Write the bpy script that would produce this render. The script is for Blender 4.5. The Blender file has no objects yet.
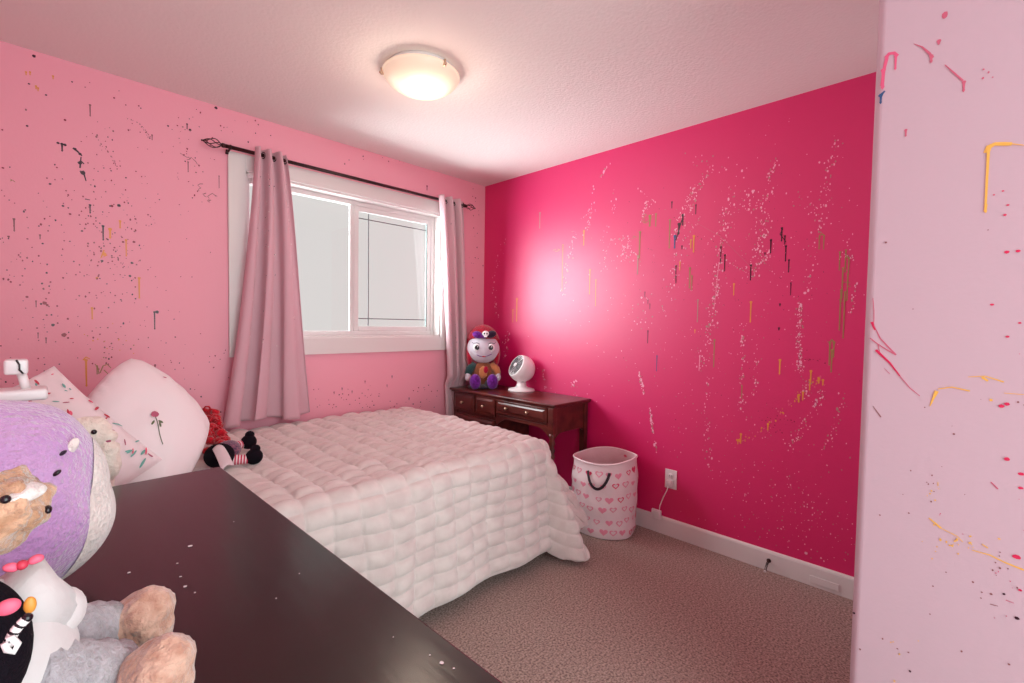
import bpy, bmesh, math, random
from mathutils import Vector, Matrix, Euler, noise
PI = math.pi
S = bpy.context.scene
C = S.collection

# ------------------------------------------------------------------ camera, sky, light, exposure
CX, CY, CZ = -2.6716, -2.9729, 1.2706
YAW, PITCH, ROLL, FPX = 0.794232, -0.036978, 0.0156465, 463.22
FWD = Vector((math.sin(YAW)*math.cos(PITCH), math.cos(YAW)*math.cos(PITCH), math.sin(PITCH)))
R0 = Vector((math.cos(YAW), -math.sin(YAW), 0)); U0 = R0.cross(FWD)
RGT = math.cos(ROLL)*R0 + math.sin(ROLL)*U0
UPV = -math.sin(ROLL)*R0 + math.cos(ROLL)*U0
CAM = Vector((CX, CY, CZ))
cd = bpy.data.cameras.new('camera'); cam = bpy.data.objects.new('camera', cd); C.objects.link(cam)
cam.matrix_world = Matrix(((RGT.x, UPV.x, -FWD.x, CX), (RGT.y, UPV.y, -FWD.y, CY), (RGT.z, UPV.z, -FWD.z, CZ), (0, 0, 0, 1)))
cd.sensor_width = 36; cd.lens = FPX*36/1024; cd.clip_start = .02
S.camera = cam

S.view_settings.view_transform = 'Standard'; S.view_settings.look = 'None'
S.view_settings.gamma = 1; S.view_settings.use_curve_mapping = False
S.view_settings.exposure = -0.02

SKY_BASE, SKY_GLOW, BACK_FILL = 0.74, 22.0, 4.9
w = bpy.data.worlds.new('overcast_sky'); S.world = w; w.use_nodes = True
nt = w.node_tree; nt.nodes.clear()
tc = nt.nodes.new('ShaderNodeTexCoord')
def lobe(direction, lo, hi):
    d = nt.nodes.new('ShaderNodeVectorMath'); d.operation = 'DOT_PRODUCT'
    nt.links.new(tc.outputs['Generated'], d.inputs[0]); d.inputs[1].default_value = Vector(direction).normalized()
    m = nt.nodes.new('ShaderNodeMapRange'); m.interpolation_type = 'SMOOTHSTEP'
    m.inputs['From Min'].default_value = lo; m.inputs['From Max'].default_value = hi
    nt.links.new(d.outputs['Value'], m.inputs['Value']); return m.outputs['Result']
def mix_add(prev, fac, col):
    m = nt.nodes.new('ShaderNodeMix'); m.data_type = 'RGBA'; m.blend_type = 'ADD'; m.clamp_factor = False
    nt.links.new(fac, m.inputs['Factor'])
    if isinstance(prev, tuple): m.inputs['A'].default_value = prev
    else: nt.links.new(prev, m.inputs['A'])
    m.inputs['B'].default_value = col; return m.outputs['Result']
# overcast base; unseen glow left of the window view, added to light the room
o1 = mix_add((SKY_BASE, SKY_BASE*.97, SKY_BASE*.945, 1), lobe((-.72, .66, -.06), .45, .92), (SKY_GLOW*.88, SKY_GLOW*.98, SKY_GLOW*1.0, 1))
o2 = mix_add(o1, lobe((.1, -1, .15), .2, .9), (BACK_FILL*.86, BACK_FILL, BACK_FILL*1.0, 1))  # added fill lobe behind the camera, brighter than the overcast
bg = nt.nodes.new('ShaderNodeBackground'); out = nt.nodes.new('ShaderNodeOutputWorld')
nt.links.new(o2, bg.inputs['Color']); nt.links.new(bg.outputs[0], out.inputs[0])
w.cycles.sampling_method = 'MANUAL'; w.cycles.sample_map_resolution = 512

def portal(name, loc, rot, sx, sy):
    l = bpy.data.lights.new(name, 'AREA'); l.shape = 'RECTANGLE'; l.size = sx; l.size_y = sy
    l.cycles.is_portal = True
    o = bpy.data.objects.new(name, l); C.objects.link(o); o.location = loc; o.rotation_euler = rot
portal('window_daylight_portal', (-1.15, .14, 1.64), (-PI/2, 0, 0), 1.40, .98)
portal('open_back_fill_portal', (-2.08, -4.02, 1.22), (PI/2, 0, 0), 1.58, 2.44)  # room left open behind the camera so the added fill comes in

# ------------------------------------------------------------------ helpers
def at(px, py, ax, val):
    d = FWD + RGT*((px-512)/FPX) - UPV*((py-341.5)/FPX)
    return CAM + d*((val-CAM[ax])/d[ax])
def lin(c):
    c = c/255
    return c/12.92 if c <= .04045 else ((c+.055)/1.055)**2.4
def rgb(r, g, b): return (lin(r), lin(g), lin(b), 1)

def mat(name, col, rough=.6, col2=None, scale=20, bump=0, bscale=60, spec=.5, metal=0, sheen=0, detail=3, transl=0, emis=None, coord='Object', stretch=None, contrast=(.35, .65)):
    m = bpy.data.materials.new(name); m.use_nodes = True
    n = m.node_tree; b = n.nodes['Principled BSDF']
    b.inputs['Base Color'].default_value = col; b.inputs['Roughness'].default_value = rough
    b.inputs['Specular IOR Level'].default_value = spec; b.inputs['Metallic'].default_value = metal
    b.inputs['Sheen Weight'].default_value = sheen
    t = n.nodes.new('ShaderNodeTexCoord'); mp = n.nodes.new('ShaderNodeMapping')
    if stretch: mp.inputs['Scale'].default_value = stretch
    n.links.new(t.outputs[coord], mp.inputs[0])
    if col2:
        nz = n.nodes.new('ShaderNodeTexNoise'); nz.inputs['Scale'].default_value = scale; nz.inputs['Detail'].default_value = detail
        n.links.new(mp.outputs[0], nz.inputs['Vector'])
        r = n.nodes.new('ShaderNodeMapRange'); r.inputs['From Min'].default_value = contrast[0]; r.inputs['From Max'].default_value = contrast[1]
        n.links.new(nz.outputs['Fac'], r.inputs['Value'])
        mx = n.nodes.new('ShaderNodeMix'); mx.data_type = 'RGBA'
        mx.inputs['A'].default_value = col; mx.inputs['B'].default_value = col2
        n.links.new(r.outputs[0], mx.inputs['Factor']); n.links.new(mx.outputs['Result'], b.inputs['Base Color'])
    if bump:
        nb = n.nodes.new('ShaderNodeTexNoise'); nb.inputs['Scale'].default_value = bscale; nb.inputs['Detail'].default_value = 4
        n.links.new(mp.outputs[0], nb.inputs['Vector'])
        bp = n.nodes.new('ShaderNodeBump'); bp.inputs['Strength'].default_value = bump; bp.inputs['Distance'].default_value = .01
        n.links.new(nb.outputs['Fac'], bp.inputs['Height']); n.links.new(bp.outputs[0], b.inputs['Normal'])
    if emis:
        b.inputs['Emission Color'].default_value = emis[0]; b.inputs['Emission Strength'].default_value = emis[1]
    if transl:
        tr = n.nodes.new('ShaderNodeBsdfTranslucent'); tr.inputs[0].default_value = col
        ms = n.nodes.new('ShaderNodeMixShader'); ms.inputs[0].default_value = transl
        n.links.new(b.outputs[0], ms.inputs[1]); n.links.new(tr.outputs[0], ms.inputs[2])
        n.links.new(ms.outputs[0], n.nodes['Material Output'].inputs[0])
    return m

M = {}
M['pink'] = mat('pink_wall_paint', rgb(238, 163, 179), .5, bump=.06, bscale=90, spec=.4)
M['palepink'] = mat('pale_pink_wall_paint', rgb(200, 174, 184), .55, bump=.05, bscale=90, spec=.3)
M['magenta'] = mat('magenta_wall_paint', rgb(214, 0, 98), .46, bump=.05, bscale=70, spec=.75)
b_ = M['magenta'].node_tree.nodes['Principled BSDF']; b_.inputs['Specular IOR Level'].default_value = 1.0
M['ceil'] = mat('textured_ceiling_paint', rgb(238, 230, 226), .9, bump=.25, bscale=70, spec=.1)
M['carpet'] = mat('carpet_pile', rgb(194, 166, 154), 1, rgb(118, 92, 86), 120, bump=1, bscale=150, spec=.02, detail=6, sheen=.2, contrast=(.38, .66))
M['white'] = mat('white_trim_paint', rgb(224, 218, 215), .5, bump=.02, bscale=30)
M['vinyl'] = mat('white_vinyl', rgb(218, 214, 212), .6, bump=.01)
M['grille'] = mat('grey_grille_bar', rgb(92, 92, 94), .9, spec=0, bump=.01)
M['gasket'] = mat('dark_gasket', rgb(70, 82, 80), .6, bump=.01)
M['plastic'] = mat('white_plastic', rgb(236, 228, 228), .3, bump=.01)
M['bronze'] = mat('oiled_bronze', rgb(62, 32, 32), .4, rgb(40, 20, 22), 40, metal=.5)
M['comforter'] = mat('comforter_plush', rgb(222, 208, 203), .9, rgb(211, 194, 190), 14, bump=.3, bscale=240, spec=.1, sheen=.5)
M['sheet'] = mat('mattress_fabric', rgb(220, 212, 210), .9, bump=.1)
M['bedframe'] = mat('dark_bed_frame', rgb(50, 34, 32), .5, bump=.1, bscale=20)
M['espresso'] = mat('espresso_wood', rgb(34, 15, 14), .22, rgb(26, 11, 11), 9, bump=.05, bscale=30, stretch=(1, .15, 1), spec=.5)
M['mahog'] = mat('mahogany_wood', rgb(104, 42, 34), .3, rgb(66, 22, 18), 16, bump=.06, bscale=40, stretch=(1, .25, 1), spec=.6)
M['brass'] = mat('brass_knob', rgb(205, 175, 150), .3, metal=.8, bump=.01)
M['glassdome'] = mat('frosted_alabaster_glass', rgb(255, 236, 214), .4, emis=((1.0, .80, .58, 1), 1.0), bump=.05, bscale=12)
M['curtain'] = mat('dusty_pink_curtain', rgb(220, 176, 186), .75, bump=.15, bscale=300, transl=.12, spec=.3, sheen=.3)
M['curtain2'] = mat('pale_curtain', rgb(232, 200, 206), .75, bump=.15, bscale=300, transl=.25, spec=.3, sheen=.3)
gm = M['glassdome'].node_tree; gb = gm.nodes['Principled BSDF']          # off-centre hot spot of a bulb, painted into the glass emission
g1 = gm.nodes.new('ShaderNodeTexCoord'); g2 = gm.nodes.new('ShaderNodeVectorMath'); g2.operation = 'DISTANCE'; g2.inputs[1].default_value = (.02, -.03, -.09)
g3 = gm.nodes.new('ShaderNodeMapRange'); g3.interpolation_type = 'SMOOTHSTEP'
for k_, v_ in (('From Min', .02), ('From Max', .14), ('To Min', 1.3), ('To Max', .45)): g3.inputs[k_].default_value = v_
gm.links.new(g1.outputs['Object'], g2.inputs[0]); gm.links.new(g2.outputs['Value'], g3.inputs['Value']); gm.links.new(g3.outputs[0], gb.inputs['Emission Strength'])
gb.inputs['Base Color'].default_value = rgb(214, 190, 172)
def flat(name, r, g, b, rough=.5, **k): M[name] = mat(name, rgb(r, g, b), rough, bump=k.pop('bump', .02), **k); return M[name]
flat('paint_black', 52, 14, 34, .35); flat('paint_maroon', 140, 18, 50, .35); flat('paint_orange', 226, 150, 62, .4)
flat('paint_olive', 160, 130, 80, .4); flat('paint_white', 240, 172, 194, .4); flat('paint_grey', 178, 140, 128, .4)
flat('paint_hotpink', 226, 92, 132, .4); flat('paint_crimson', 214, 34, 84, .4); flat('paint_blue', 42, 84, 130, .4)
flat('paint_rose', 202, 96, 122, .45); flat('paint_yellow', 238, 186, 84, .4); flat('paint_brown', 138, 84, 84, .45)
flat('speck_black', 60, 40, 48, .3); flat('speck_silver', 240, 225, 220, .2)

def new_obj(name, me, parent=None, label=None, cat=None, group=None, kind=None):
    o = bpy.data.objects.new(name, me); C.objects.link(o)
    if parent is not None: o.parent = parent
    if label: o['label'] = label
    if cat: o['category'] = cat
    if group: o['group'] = group
    if kind: o['kind'] = kind
    return o
def thing(name, label, cat, loc=(0, 0, 0), rotz=0, group=None):
    o = new_obj(name, None, None, label, cat, group)
    o.location = loc; o.rotation_euler = (0, 0, rotz); o.empty_display_size = .05
    return o

class MB:
    """collects shapes in one mesh with material slots"""
    def __init__(s): s.v = []; s.f = []; s.mi = []; s.mats = []; s.sm = []
    def slot(s, m):
        m = M[m] if isinstance(m, str) else m
        if m not in s.mats: s.mats.append(m)
        return s.mats.index(m)
    def add(s, vs, fs, m, smooth=False, T=None):
        b = len(s.v); k = s.slot(m)
        if T is not None: vs = [T @ Vector(v) for v in vs]
        s.v += [tuple(v) for v in vs]
        for f in fs: s.f.append(tuple(b+i for i in f)); s.mi.append(k); s.sm.append(smooth)
        return s
    def bm(s, b, m, smooth=False, T=None):
        b.verts.ensure_lookup_table(); b.verts.index_update()
        s.add([v.co.copy() for v in b.verts], [[v.index for v in f.verts] for f in b.faces], m, smooth, T); b.free(); return s
    def box(s, x0, x1, y0, y1, z0, z1, m, bev=0, seg=2, T=None):
        b = bmesh.new(); bmesh.ops.create_cube(b, size=1)
        for v in b.verts: v.co = Vector(((x0+x1)/2+v.co.x*(x1-x0), (y0+y1)/2+v.co.y*(y1-y0), (z0+z1)/2+v.co.z*(z1-z0)))
        if bev: bmesh.ops.bevel(b, geom=list(b.edges), offset=bev, segments=seg, profile=.5, affect='EDGES')
        return s.bm(b, m, bool(bev) and seg > 2, T)
    def lathe(s, prof, m, n=28, T=None, axis='z', smooth=True):
        vs = []; fs = []
        for r, z in prof:
            for i in range(n):
                a = 2*PI*i/n; vs.append((r*math.cos(a), r*math.sin(a), z))
        for j in range(len(prof)-1):
            for i in range(n):
                k = (i+1) % n; fs.append((j*n+i, j*n+k, (j+1)*n+k, (j+1)*n+i))
        if prof[0][0] > 1e-6: fs.append(tuple(range(n))[::-1])
        if prof[-1][0] > 1e-6: fs.append(tuple((len(prof)-1)*n+i for i in range(n)))
        return s.add(vs, fs, m, smooth, T)
    def tube(s, pts, r, m, n=8, T=None, closed=False):
        pts = [Vector(p) for p in pts]; rs = r if isinstance(r, (list, tuple)) else [r]*len(pts)
        vs = []; fs = []; up = Vector((0, 0, 1)); prev = None
        N = len(pts)
        for i, p in enumerate(pts):
            if closed: d = pts[(i+1) % N]-pts[i-1]
            else: d = pts[min(i+1, N-1)]-pts[max(i-1, 0)]
            d.normalize()
            if prev is None:
                a = d.cross(up)
                if a.length < .1: a = d.cross(Vector((1, 0, 0)))
            else: a = prev - d*prev.dot(d)
            a.normalize(); prev = a; c = d.cross(a)
            for k in range(n):
                t = 2*PI*k/n; vs.append(p+(a*math.cos(t)+c*math.sin(t))*rs[i])
        for i in range(N if closed else N-1):
            for k in range(n):
                q = (k+1) % n; j = (i+1) % N; fs.append((i*n+k, i*n+q, j*n+q, j*n+k))
        if not closed: fs += [tuple(range(n))[::-1], tuple((N-1)*n+k for k in range(n))]
        return s.add(vs, fs, m, True, T)
    def ball(s, c, r, m, sub=3, amp=0, freq=5, rot=None, T=None, seed=0, fn=None):
        r = r if isinstance(r, (tuple, list)) else (r, r, r)
        b = bmesh.new(); bmesh.ops.create_icosphere(b, subdivisions=sub, radius=1)
        Rm = Euler(rot).to_matrix() if rot else Matrix.Identity(3)
        for v in b.verts:
            n0 = v.co.normalized(); p = Vector((n0.x*r[0], n0.y*r[1], n0.z*r[2]))
            if fn: p = fn(p, n0)
            if amp:
                p += n0*amp*(noise.noise(p*freq+Vector((seed, seed*2.3, 0)))+.5*noise.noise(p*freq*2.7+Vector((seed, 7, 0))))
            v.co = Rm @ p + Vector(c)
        return s.bm(b, m, True, T)
    def sheet(s, fn, nu, nv, m, T=None, flip=False, cond=None):
        vs = [fn(i/nu, j/nv) for j in range(nv+1) for i in range(nu+1)]; fs = []
        for j in range(nv):
            for i in range(nu):
                a = j*(nu+1)+i; f = (a, a+1, a+nu+2, a+nu+1)
                fs.append(f[::-1] if flip else f)
        return s.add(vs, fs, m, True, T)
    def build(s, name, parent=None, **k):
        me = bpy.data.meshes.new(name); me.from_pydata(s.v, [], s.f); me.update()
        for m in s.mats: me.materials.append(m)
        me.polygons.foreach_set('material_index', s.mi); me.polygons.foreach_set('use_smooth', s.sm)
        return new_obj(name, me, parent, **k)
def TR(loc, rot=(0, 0, 0), sc=1): return Matrix.Translation(loc) @ Euler(rot).to_matrix().to_4x4() @ Matrix.Scale(sc, 4)
def frame(origin, x, z):
    """matrix with local x and z along the given directions"""
    z = Vector(z).normalized(); x = Vector(x); x = (x - z*x.dot(z)).normalized(); y = z.cross(x)
    return Matrix(((x.x, y.x, z.x, origin[0]), (x.y, y.y, z.y, origin[1]), (x.z, y.z, z.z, origin[2]), (0, 0, 0, 1)))

# ------------------------------------------------------------------ paint splatter, in the mesh of its wall
class Paint:
    """flat dried blobs of paint on the plane axis=val; nrm is the side they stand on"""
    def __init__(s, mb, ax, val, nrm, seed): s.mb = mb; s.ax = ax; s.val = val; s.n = nrm; s.rd = random.Random(seed); s.k = 0
    def pt(s, px, py): return at(px, py, s.ax, s.val)
    def off(s):
        s.k = (s.k+1) % 9; return s.val + s.n*(.0006+.0001*s.k)
    def uv(s, p): return (p[1-s.ax], p[2])
    def xyz(s, u, z, o): return (u, o, z) if s.ax == 1 else (o, u, z)
    def poly(s, pts, col):
        o = s.off(); vs = [s.xyz(u, z, o) for u, z in pts]
        area = sum(pts[i-1][0]*pts[i][1]-pts[i][0]*pts[i-1][1] for i in range(len(pts)))
        f = tuple(range(len(vs)))
        flip = (area > 0) != ((s.n < 0) if s.ax == 1 else (s.n > 0))
        s.mb.add(vs, [f[::-1] if flip else f], 'paint_'+col)
    def mm(s, p, r): return r*(Vector(p)-CAM).dot(FWD)/FPX
    def dot(s, px, py, r, col, asp=1.0):
        r *= .95 if s.ax == 1 else .74
        p = s.pt(px, py); R = s.mm(p, r); u, z = s.uv(p); n = 7; a0 = s.rd.random()*6
        s.poly([(u+R*math.cos(a0+2*PI*i/n)*s.rd.uniform(.8, 1.15), z+asp*R*math.sin(a0+2*PI*i/n)*s.rd.uniform(.8, 1.15)) for i in range(n)], col)
    def drip(s, px, py, ln, w, col, head=1.5):
        w *= .8
        p = s.pt(px, py); q = s.pt(px, py+ln); u, z = s.uv(p); z2 = q[2]; R = s.mm(p, w)/2; h = R*head
        pts = []
        for i in range(6): a = PI*i/5; pts.append((u+h*math.cos(a), z+h*.8*math.sin(a)))
        pts += [(u-R*.8, z-h*1.2), (u-R*.6, z2+R*1.5), (u-R*.9, z2+R*.4), (u, z2-R), (u+R*.9, z2+R*.4), (u+R*.6, z2+R*1.5), (u+R*.8, z-h*1.2)]
        s.poly(pts, col)
    def stroke(s, pts, w0, w1, col):
        P = [s.uv(s.pt(*p)) for p in pts]; a = s.mm(s.pt(*pts[0]), 1)/2*.66; L = []; Rr = []; n = len(P)
        for i in range(n):
            d = Vector(P[min(i+1, n-1)])-Vector(P[max(i-1, 0)]); d.normalize(); nn = Vector((-d.y, d.x))
            ww = a*(w0+(w1-w0)*i/(n-1))*s.rd.uniform(.7, 1.2)
            L.append(tuple(Vector(P[i])+nn*ww)); Rr.append(tuple(Vector(P[i])-nn*ww))
        for i in range(n-1): s.poly([L[i], L[i+1], Rr[i+1], Rr[i]], col)
    def squig(s, px, py, sc, w, col, n=6):
        x, y = px, py; pts = [(x, y)]
        for i in range(n): x += s.rd.uniform(-1, 1)*sc; y += s.rd.uniform(-.7, 1)*sc; pts.append((x, y))
        s.stroke(pts, w, w*.7, col)
    def dots(s, cx, cy, rx, ry, n, cols, r0=.4, r1=1.1):
        for i in range(n):
            s.dot(s.rd.gauss(cx, rx), s.rd.gauss(cy, ry), s.rd.uniform(r0, r1), s.rd.choice(cols), s.rd.uniform(.8, 1.6))
    def trail(s, pts, n, spread, cols, r0=.35, r1=1.0):
        seg = [(Vector(pts[i]), Vector(pts[i+1])) for i in range(len(pts)-1)]; ls = [(b-a).length for a, b in seg]
        for i in range(n):
            a, b = s.rd.choices(seg, ls)[0]; t = s.rd.random(); p = a.lerp(b, t)
            s.dot(p.x+s.rd.gauss(0, spread), p.y+s.rd.gauss(0, spread), s.rd.uniform(r0, r1)*(1.5 if s.rd.random() < .1 else 1), s.rd.choice(cols), s.rd.uniform(.9, 1.8))

# ------------------------------------------------------------------ room shell
H = 2.44; XL = -2.95; YB = -4.0; XN, YN = -1.3, -2.797
WX0, WX1, WZ0, WZ1 = -1.84, -.46, 1.165, 2.118      # window opening

MB().box(XL-.15, .15, YB, .15, -.12, 0, 'carpet').build('floor', kind='structure')
MB().box(XL-.15, .15, YB, .15, H, H+.12, 'ceil').build('ceiling', kind='structure')
MB().box(XL-.15, XL, YB, .15, 0, H, 'pink').build('wall_left', kind='structure')

mb = MB()                                            # wall with the window hole
for b in ((XL, WX0, 0, H), (WX1, .15, 0, H), (WX0, WX1, 0, WZ0), (WX0, WX1, WZ1, H)):
    mb.box(b[0], b[1], 0, .15, b[2], b[3], 'pink')
P = Paint(mb, 1, 0, -1, 5)
for d in ((34, 56, 1.6), (64, 335, 2.1), (68, 338, 1), (44.5, 303, 1.9), (47, 305, 1.2), (41, 304, 1), (53, 325, 1.5), (27, 126, 1), (50, 184, 1.1), (65, 120, 1.1),
          (112, 206, 1.2), (119, 205.5, 1.6), (110, 206, .9), (135.5, 219, 1), (134, 242, 1.2), (102, 261, 1.2), (132, 263, 1.2), (123, 242, 1.1), (82, 231, 1), (63, 206, 1.1), (70, 214, 1.1), (216, 108, 1.5), (190, 130, 1.3), (168, 126, .9),
          (114, 98, .9), (72, 82, .8), (46, 95, .9), (29, 84, .9), (130, 276, 1.3), (27, 297, 1.2), (20, 285, .8), (3, 168, 1)):
    P.dot(d[0], d[1], d[2], 'maroon' if P.rd.random() < .45 else 'black')
for d in ((90, 105, 11, 1.6, 'brown'), (62, 144, 7, 2.2, 'black'), (90, 205, 8, 1.8, 'black'), (103, 226, 14, 2, 'black'), (154.5, 312, 17, 1.8, 'black'), (155, 365, 6, 1.6, 'maroon'),
          (14, 219, 12, 1.8, 'brown'), (36, 301, 6, 1.2, 'brown'), (40, 235, 4, 1.4, 'brown'), (38, 333, 5, 1.2, 'brown'), (46, 338, 5, 1.3, 'brown'), (139, 278, 20, 2.2, 'orange'), (110, 229, 9, 2.6, 'orange'),
          (92, 308, 11, 2, 'orange'), (86, 360, 26, 2.4, 'orange'), (126, 240, 16, 1.8, 'orange'), (120, 221, 7, 2, 'orange'), (97, 366, 8, 1.5, 'olive'), (187, 124, 5, 1.3, 'black'), (188, 162, 10, 1.2, 'brown'), (152, 135, 5, 1.2, 'brown'), (219, 176, 12, 1, 'brown')):
    P.drip(*d)
for d in ((58, 143), (65, 145), (75, 149), (80, 154)): P.dot(d[0], d[1], 1.4, 'black')
P.stroke([(73, 148), (77, 151), (82, 156)], 3, 1.4, 'black'); P.stroke([(78, 163), (81, 161), (84, 164)], 2, 1.6, 'black'); P.stroke([(80, 171), (84, 174), (86, 181)], 2.4, 1.4, 'black'); P.stroke([(85, 199), (90, 200)], 2, 1.2, 'black')
P.stroke([(81, 157), (80, 168)], 1.6, 2.4, 'black'); P.dot(83, 173, 2.4, 'black'); P.dot(157, 312, 1.6, 'black'); P.dot(80, 163, 1.7, 'black')
P.stroke([(83, 360), (86, 357), (90, 359)], 2, 1.6, 'orange'); P.stroke([(104, 250), (101, 258), (107, 255)], 2.4, 2, 'orange'); P.dot(104, 254, 2, 'orange'); P.dot(97, 278, 1.2, 'orange')
P.stroke([(100, 373), (103, 366), (107, 364), (111, 368)], 1.6, 1.4, 'olive'); P.stroke([(95, 364), (98, 368), (99, 374)], 1.2, 1.2, 'olive'); P.stroke([(104, 370), (108, 374)], 1.2, 1, 'olive')
for x, y in ((180, 153), (187, 160), (203, 184), (206, 193), (211, 200), (215, 196)): P.squig(x, y, 3.2, .9, 'brown')
P.squig(15, 182, 3, 1, 'olive'); P.trail([(94, 132), (101, 145), (109, 152), (118, 168)], 26, .8, ['maroon', 'brown'], .25, .6); P.trail([(126, 118), (138, 122), (150, 137)], 18, .8, ['brown'], .25, .5)
for x, y in ((26, 72), (30, 72), (38, 88), (53, 76), (36, 86)): P.drip(x, y, 3, 1.5, 'orange')
mix = ['maroon', 'black', 'brown', 'maroon']
P.dots(100, 220, 24, 50, 110, mix, .3, .8); P.dots(120, 262, 16, 22, 60, mix, .3, .8); P.dots(60, 300, 40, 35, 60, mix, .35, .9)
P.dots(20, 240, 22, 50, 60, mix, .35, .9); P.dots(190, 150, 12, 28, 45, mix, .3, .8); P.dots(105, 350, 12, 16, 45, ['orange', 'brown', 'olive', 'maroon'], .3, .8)
P.dots(120, 190, 30, 50, 60, mix, .3, .6); P.dots(20, 370, 20, 20, 20, mix, .4, .8); P.dots(180, 370, 22, 18, 40, mix, .3, .8); P.dots(150, 270, 30, 50, 30, mix, .25, .5)
for x0, x1, n in ((308, 445, 60),):
    for i in range(n): x = P.rd.uniform(x0, x1); P.dot(x, 408-abs(P.rd.gauss(0, 13)), P.rd.uniform(.25, .75), P.rd.choice(mix))
for x, y in ((342, 388), (352, 391), (392, 376), (365, 381), (334, 392), (409, 398), (387, 385)): P.drip(x, y, 2, 1.0, P.rd.choice(mix))
P.dots(475, 250, 3, 50, 26, mix, .3, .8); P.dots(385, 160, 40, 5, 18, mix, .3, .8); P.dots(250, 125, 20, 10, 14, mix, .3, .8); P.drip(427, 186, 4, 1.5, 'maroon')
mb.build('wall_back', kind='structure')

mb = MB(); mb.box(0, .15, YB, 0, 0, H, 'magenta')
P = Paint(mb, 0, 0, -1, 8)
Wt = ['white', 'white', 'white', 'grey']
for pts, n, sp in (
    ([(609, 164), (600, 177)], 16, .9), ([(593, 188), (592, 205), (588, 224), (584, 238)], 30, 1.2), ([(615, 188), (614, 214)], 12, 1.2), ([(505, 237), (493, 284), (498, 320)], 36, 1.1),
    ([(697, 184), (685, 207), (673, 237)], 60, 1.8), ([(606, 228), (602, 272)], 14, 1.5), ([(626, 237), (629, 266)], 40, 4), ([(574, 231), (562, 296)], 40, 1.4), ([(647, 200), (642, 218)], 16, 1.2),
    ([(714, 167), (700, 185), (689, 214)], 46, 1.6), ([(734, 188), (726, 218), (719, 262), (712, 320), (700, 372)], 210, 2.6), ([(777, 158), (769, 181), (771, 190), (762, 205)], 44, 1.5),
    ([(739, 190), (762, 220), (750, 278)], 60, 3), ([(838, 139), (829, 165), (826, 190), (806, 296)], 90, 3), ([(762, 205), (766, 228), (755, 262)], 60, 3), ([(776, 246), (752, 276)], 36, 2),
    ([(856, 284), (850, 316)], 20, 1.5), ([(708, 376), (707, 411), (710, 470)], 50, 2), ([(743, 323), (742, 411)], 60, 1.6), ([(757, 355), (755, 396)], 26, 1.8), ([(800, 304), (799, 345), (801, 373)], 130, 1.9),
    ([(806, 380), (807, 398)], 26, 2.2), ([(843, 396), (838, 425), (820, 452)], 36, 2.5), ([(824, 390), (806, 420), (789, 450)], 70, 2.6), ([(688, 214), (680, 262), (672, 300)], 50, 4), ([(544, 368), (545, 388)], 18, .9),
    ([(576, 380), (572, 386)], 14, 1.4), ([(641, 300), (640, 330)], 20, 5), ([(690, 160), (740, 170), (760, 200)], 30, 6), ([(800, 190), (830, 215)], 30, 8), ([(508, 330), (505, 360)], 26, 2), ([(850, 235), (846, 262)], 14, 3)):
    P.trail(pts, n, sp, Wt)
P.dots(760, 480, 45, 35, 150, Wt, .3, .8); P.dots(800, 520, 30, 22, 110, Wt, .3, .8); P.dots(650, 320, 60, 50, 120, Wt, .25, .7); P.dots(760, 260, 55, 60, 170, Wt, .25, .7)
P.dots(560, 400, 30, 30, 30, Wt, .3, .7); P.dots(700, 430, 40, 40, 60, Wt, .3, .7); P.dots(740, 330, 50, 60, 120, ['maroon', 'grey', 'white'], .25, .6); P.dots(830, 560, 12, 14, 12, Wt, .4, .9)
P.trail([(639, 372), (641, 380), (644, 394)], 30, .5, Wt, .5, 1.2); P.trail([(650, 407), (652, 425), (655, 438), (657, 452)], 44, .6, Wt, .5, 1.3)
P.stroke([(700, 355), (699, 371)], 1.6, 1, 'white'); P.stroke([(719, 262), (714, 310)], .6, .5, 'white'); P.drip(753, 191, 2, 2.4, 'white'); P.dot(805, 293, 2, 'white'); P.dot(800, 306, 1.6, 'white')
for a, b, c, dd, e in ((578, 222, 596, 210, .8), (604, 262, 612, 238, .7), (620, 258, 632, 240, .8), (626, 246, 640, 262, .7), (612, 240, 628, 238, .6), (690, 232, 700, 216, .6), (705, 250, 720, 230, .6), (728, 262, 745, 272, .6), (736, 200, 760, 222, .6), (660, 300, 668, 320, .6), (636, 186, 660, 205, .5), (640, 225, 655, 200, .5), (842, 252, 856, 262, .6)):
    P.trail([(a, b), ((a+c)/2+P.rd.uniform(-3, 3), (b+dd)/2), (c, dd)], 14, .4, Wt, .25, .7)
P.stroke([(695, 222), (720, 236), (752, 268)], .5, .5, 'rose'); P.dot(775, 580-20, .8, 'white'); P.dot(806, 553, 2.0, 'white'); P.dot(821, 558, 1.2, 'white')
for d in ((721, 247, 16, 1.7), (725, 255, 16, 1.7), (751, 265, 15, 1.9), (782, 228, 13, 1.9), (785, 236, 8, 1.6), (771, 240, 13, 1.9), (786, 246, 15, 1.9), (789, 260, 12, 1.7), (791, 283, 12, 1.4), (696, 205, 9, 1.6),
          (683, 215, 10, 2.4), (679, 224, 10, 2.6), (675, 236, 12, 2.6), (676, 266, 8, 1.6), (676, 276, 7, 1.4), (672, 202, 6, 1.6), (682, 246, 3, 1.4), (648, 331, 12, 1.4), (657, 356, 15, 1.4), (645, 292, 5, 1), (650, 304, 5, 1), (765, 253, 3, 1.4), (780, 304, 2, 1.6), (779, 328, 2, 1.8), (648, 300, 4, 1)):
    P.drip(*d, 'blue' if d[0] in (657, 675) else 'black')
P.stroke([(684, 214), (680, 226), (676, 240)], 1.8, 2, 'black'); P.stroke([(783, 229), (780, 234), (786, 242)], 1.2, 1, 'black')
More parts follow.
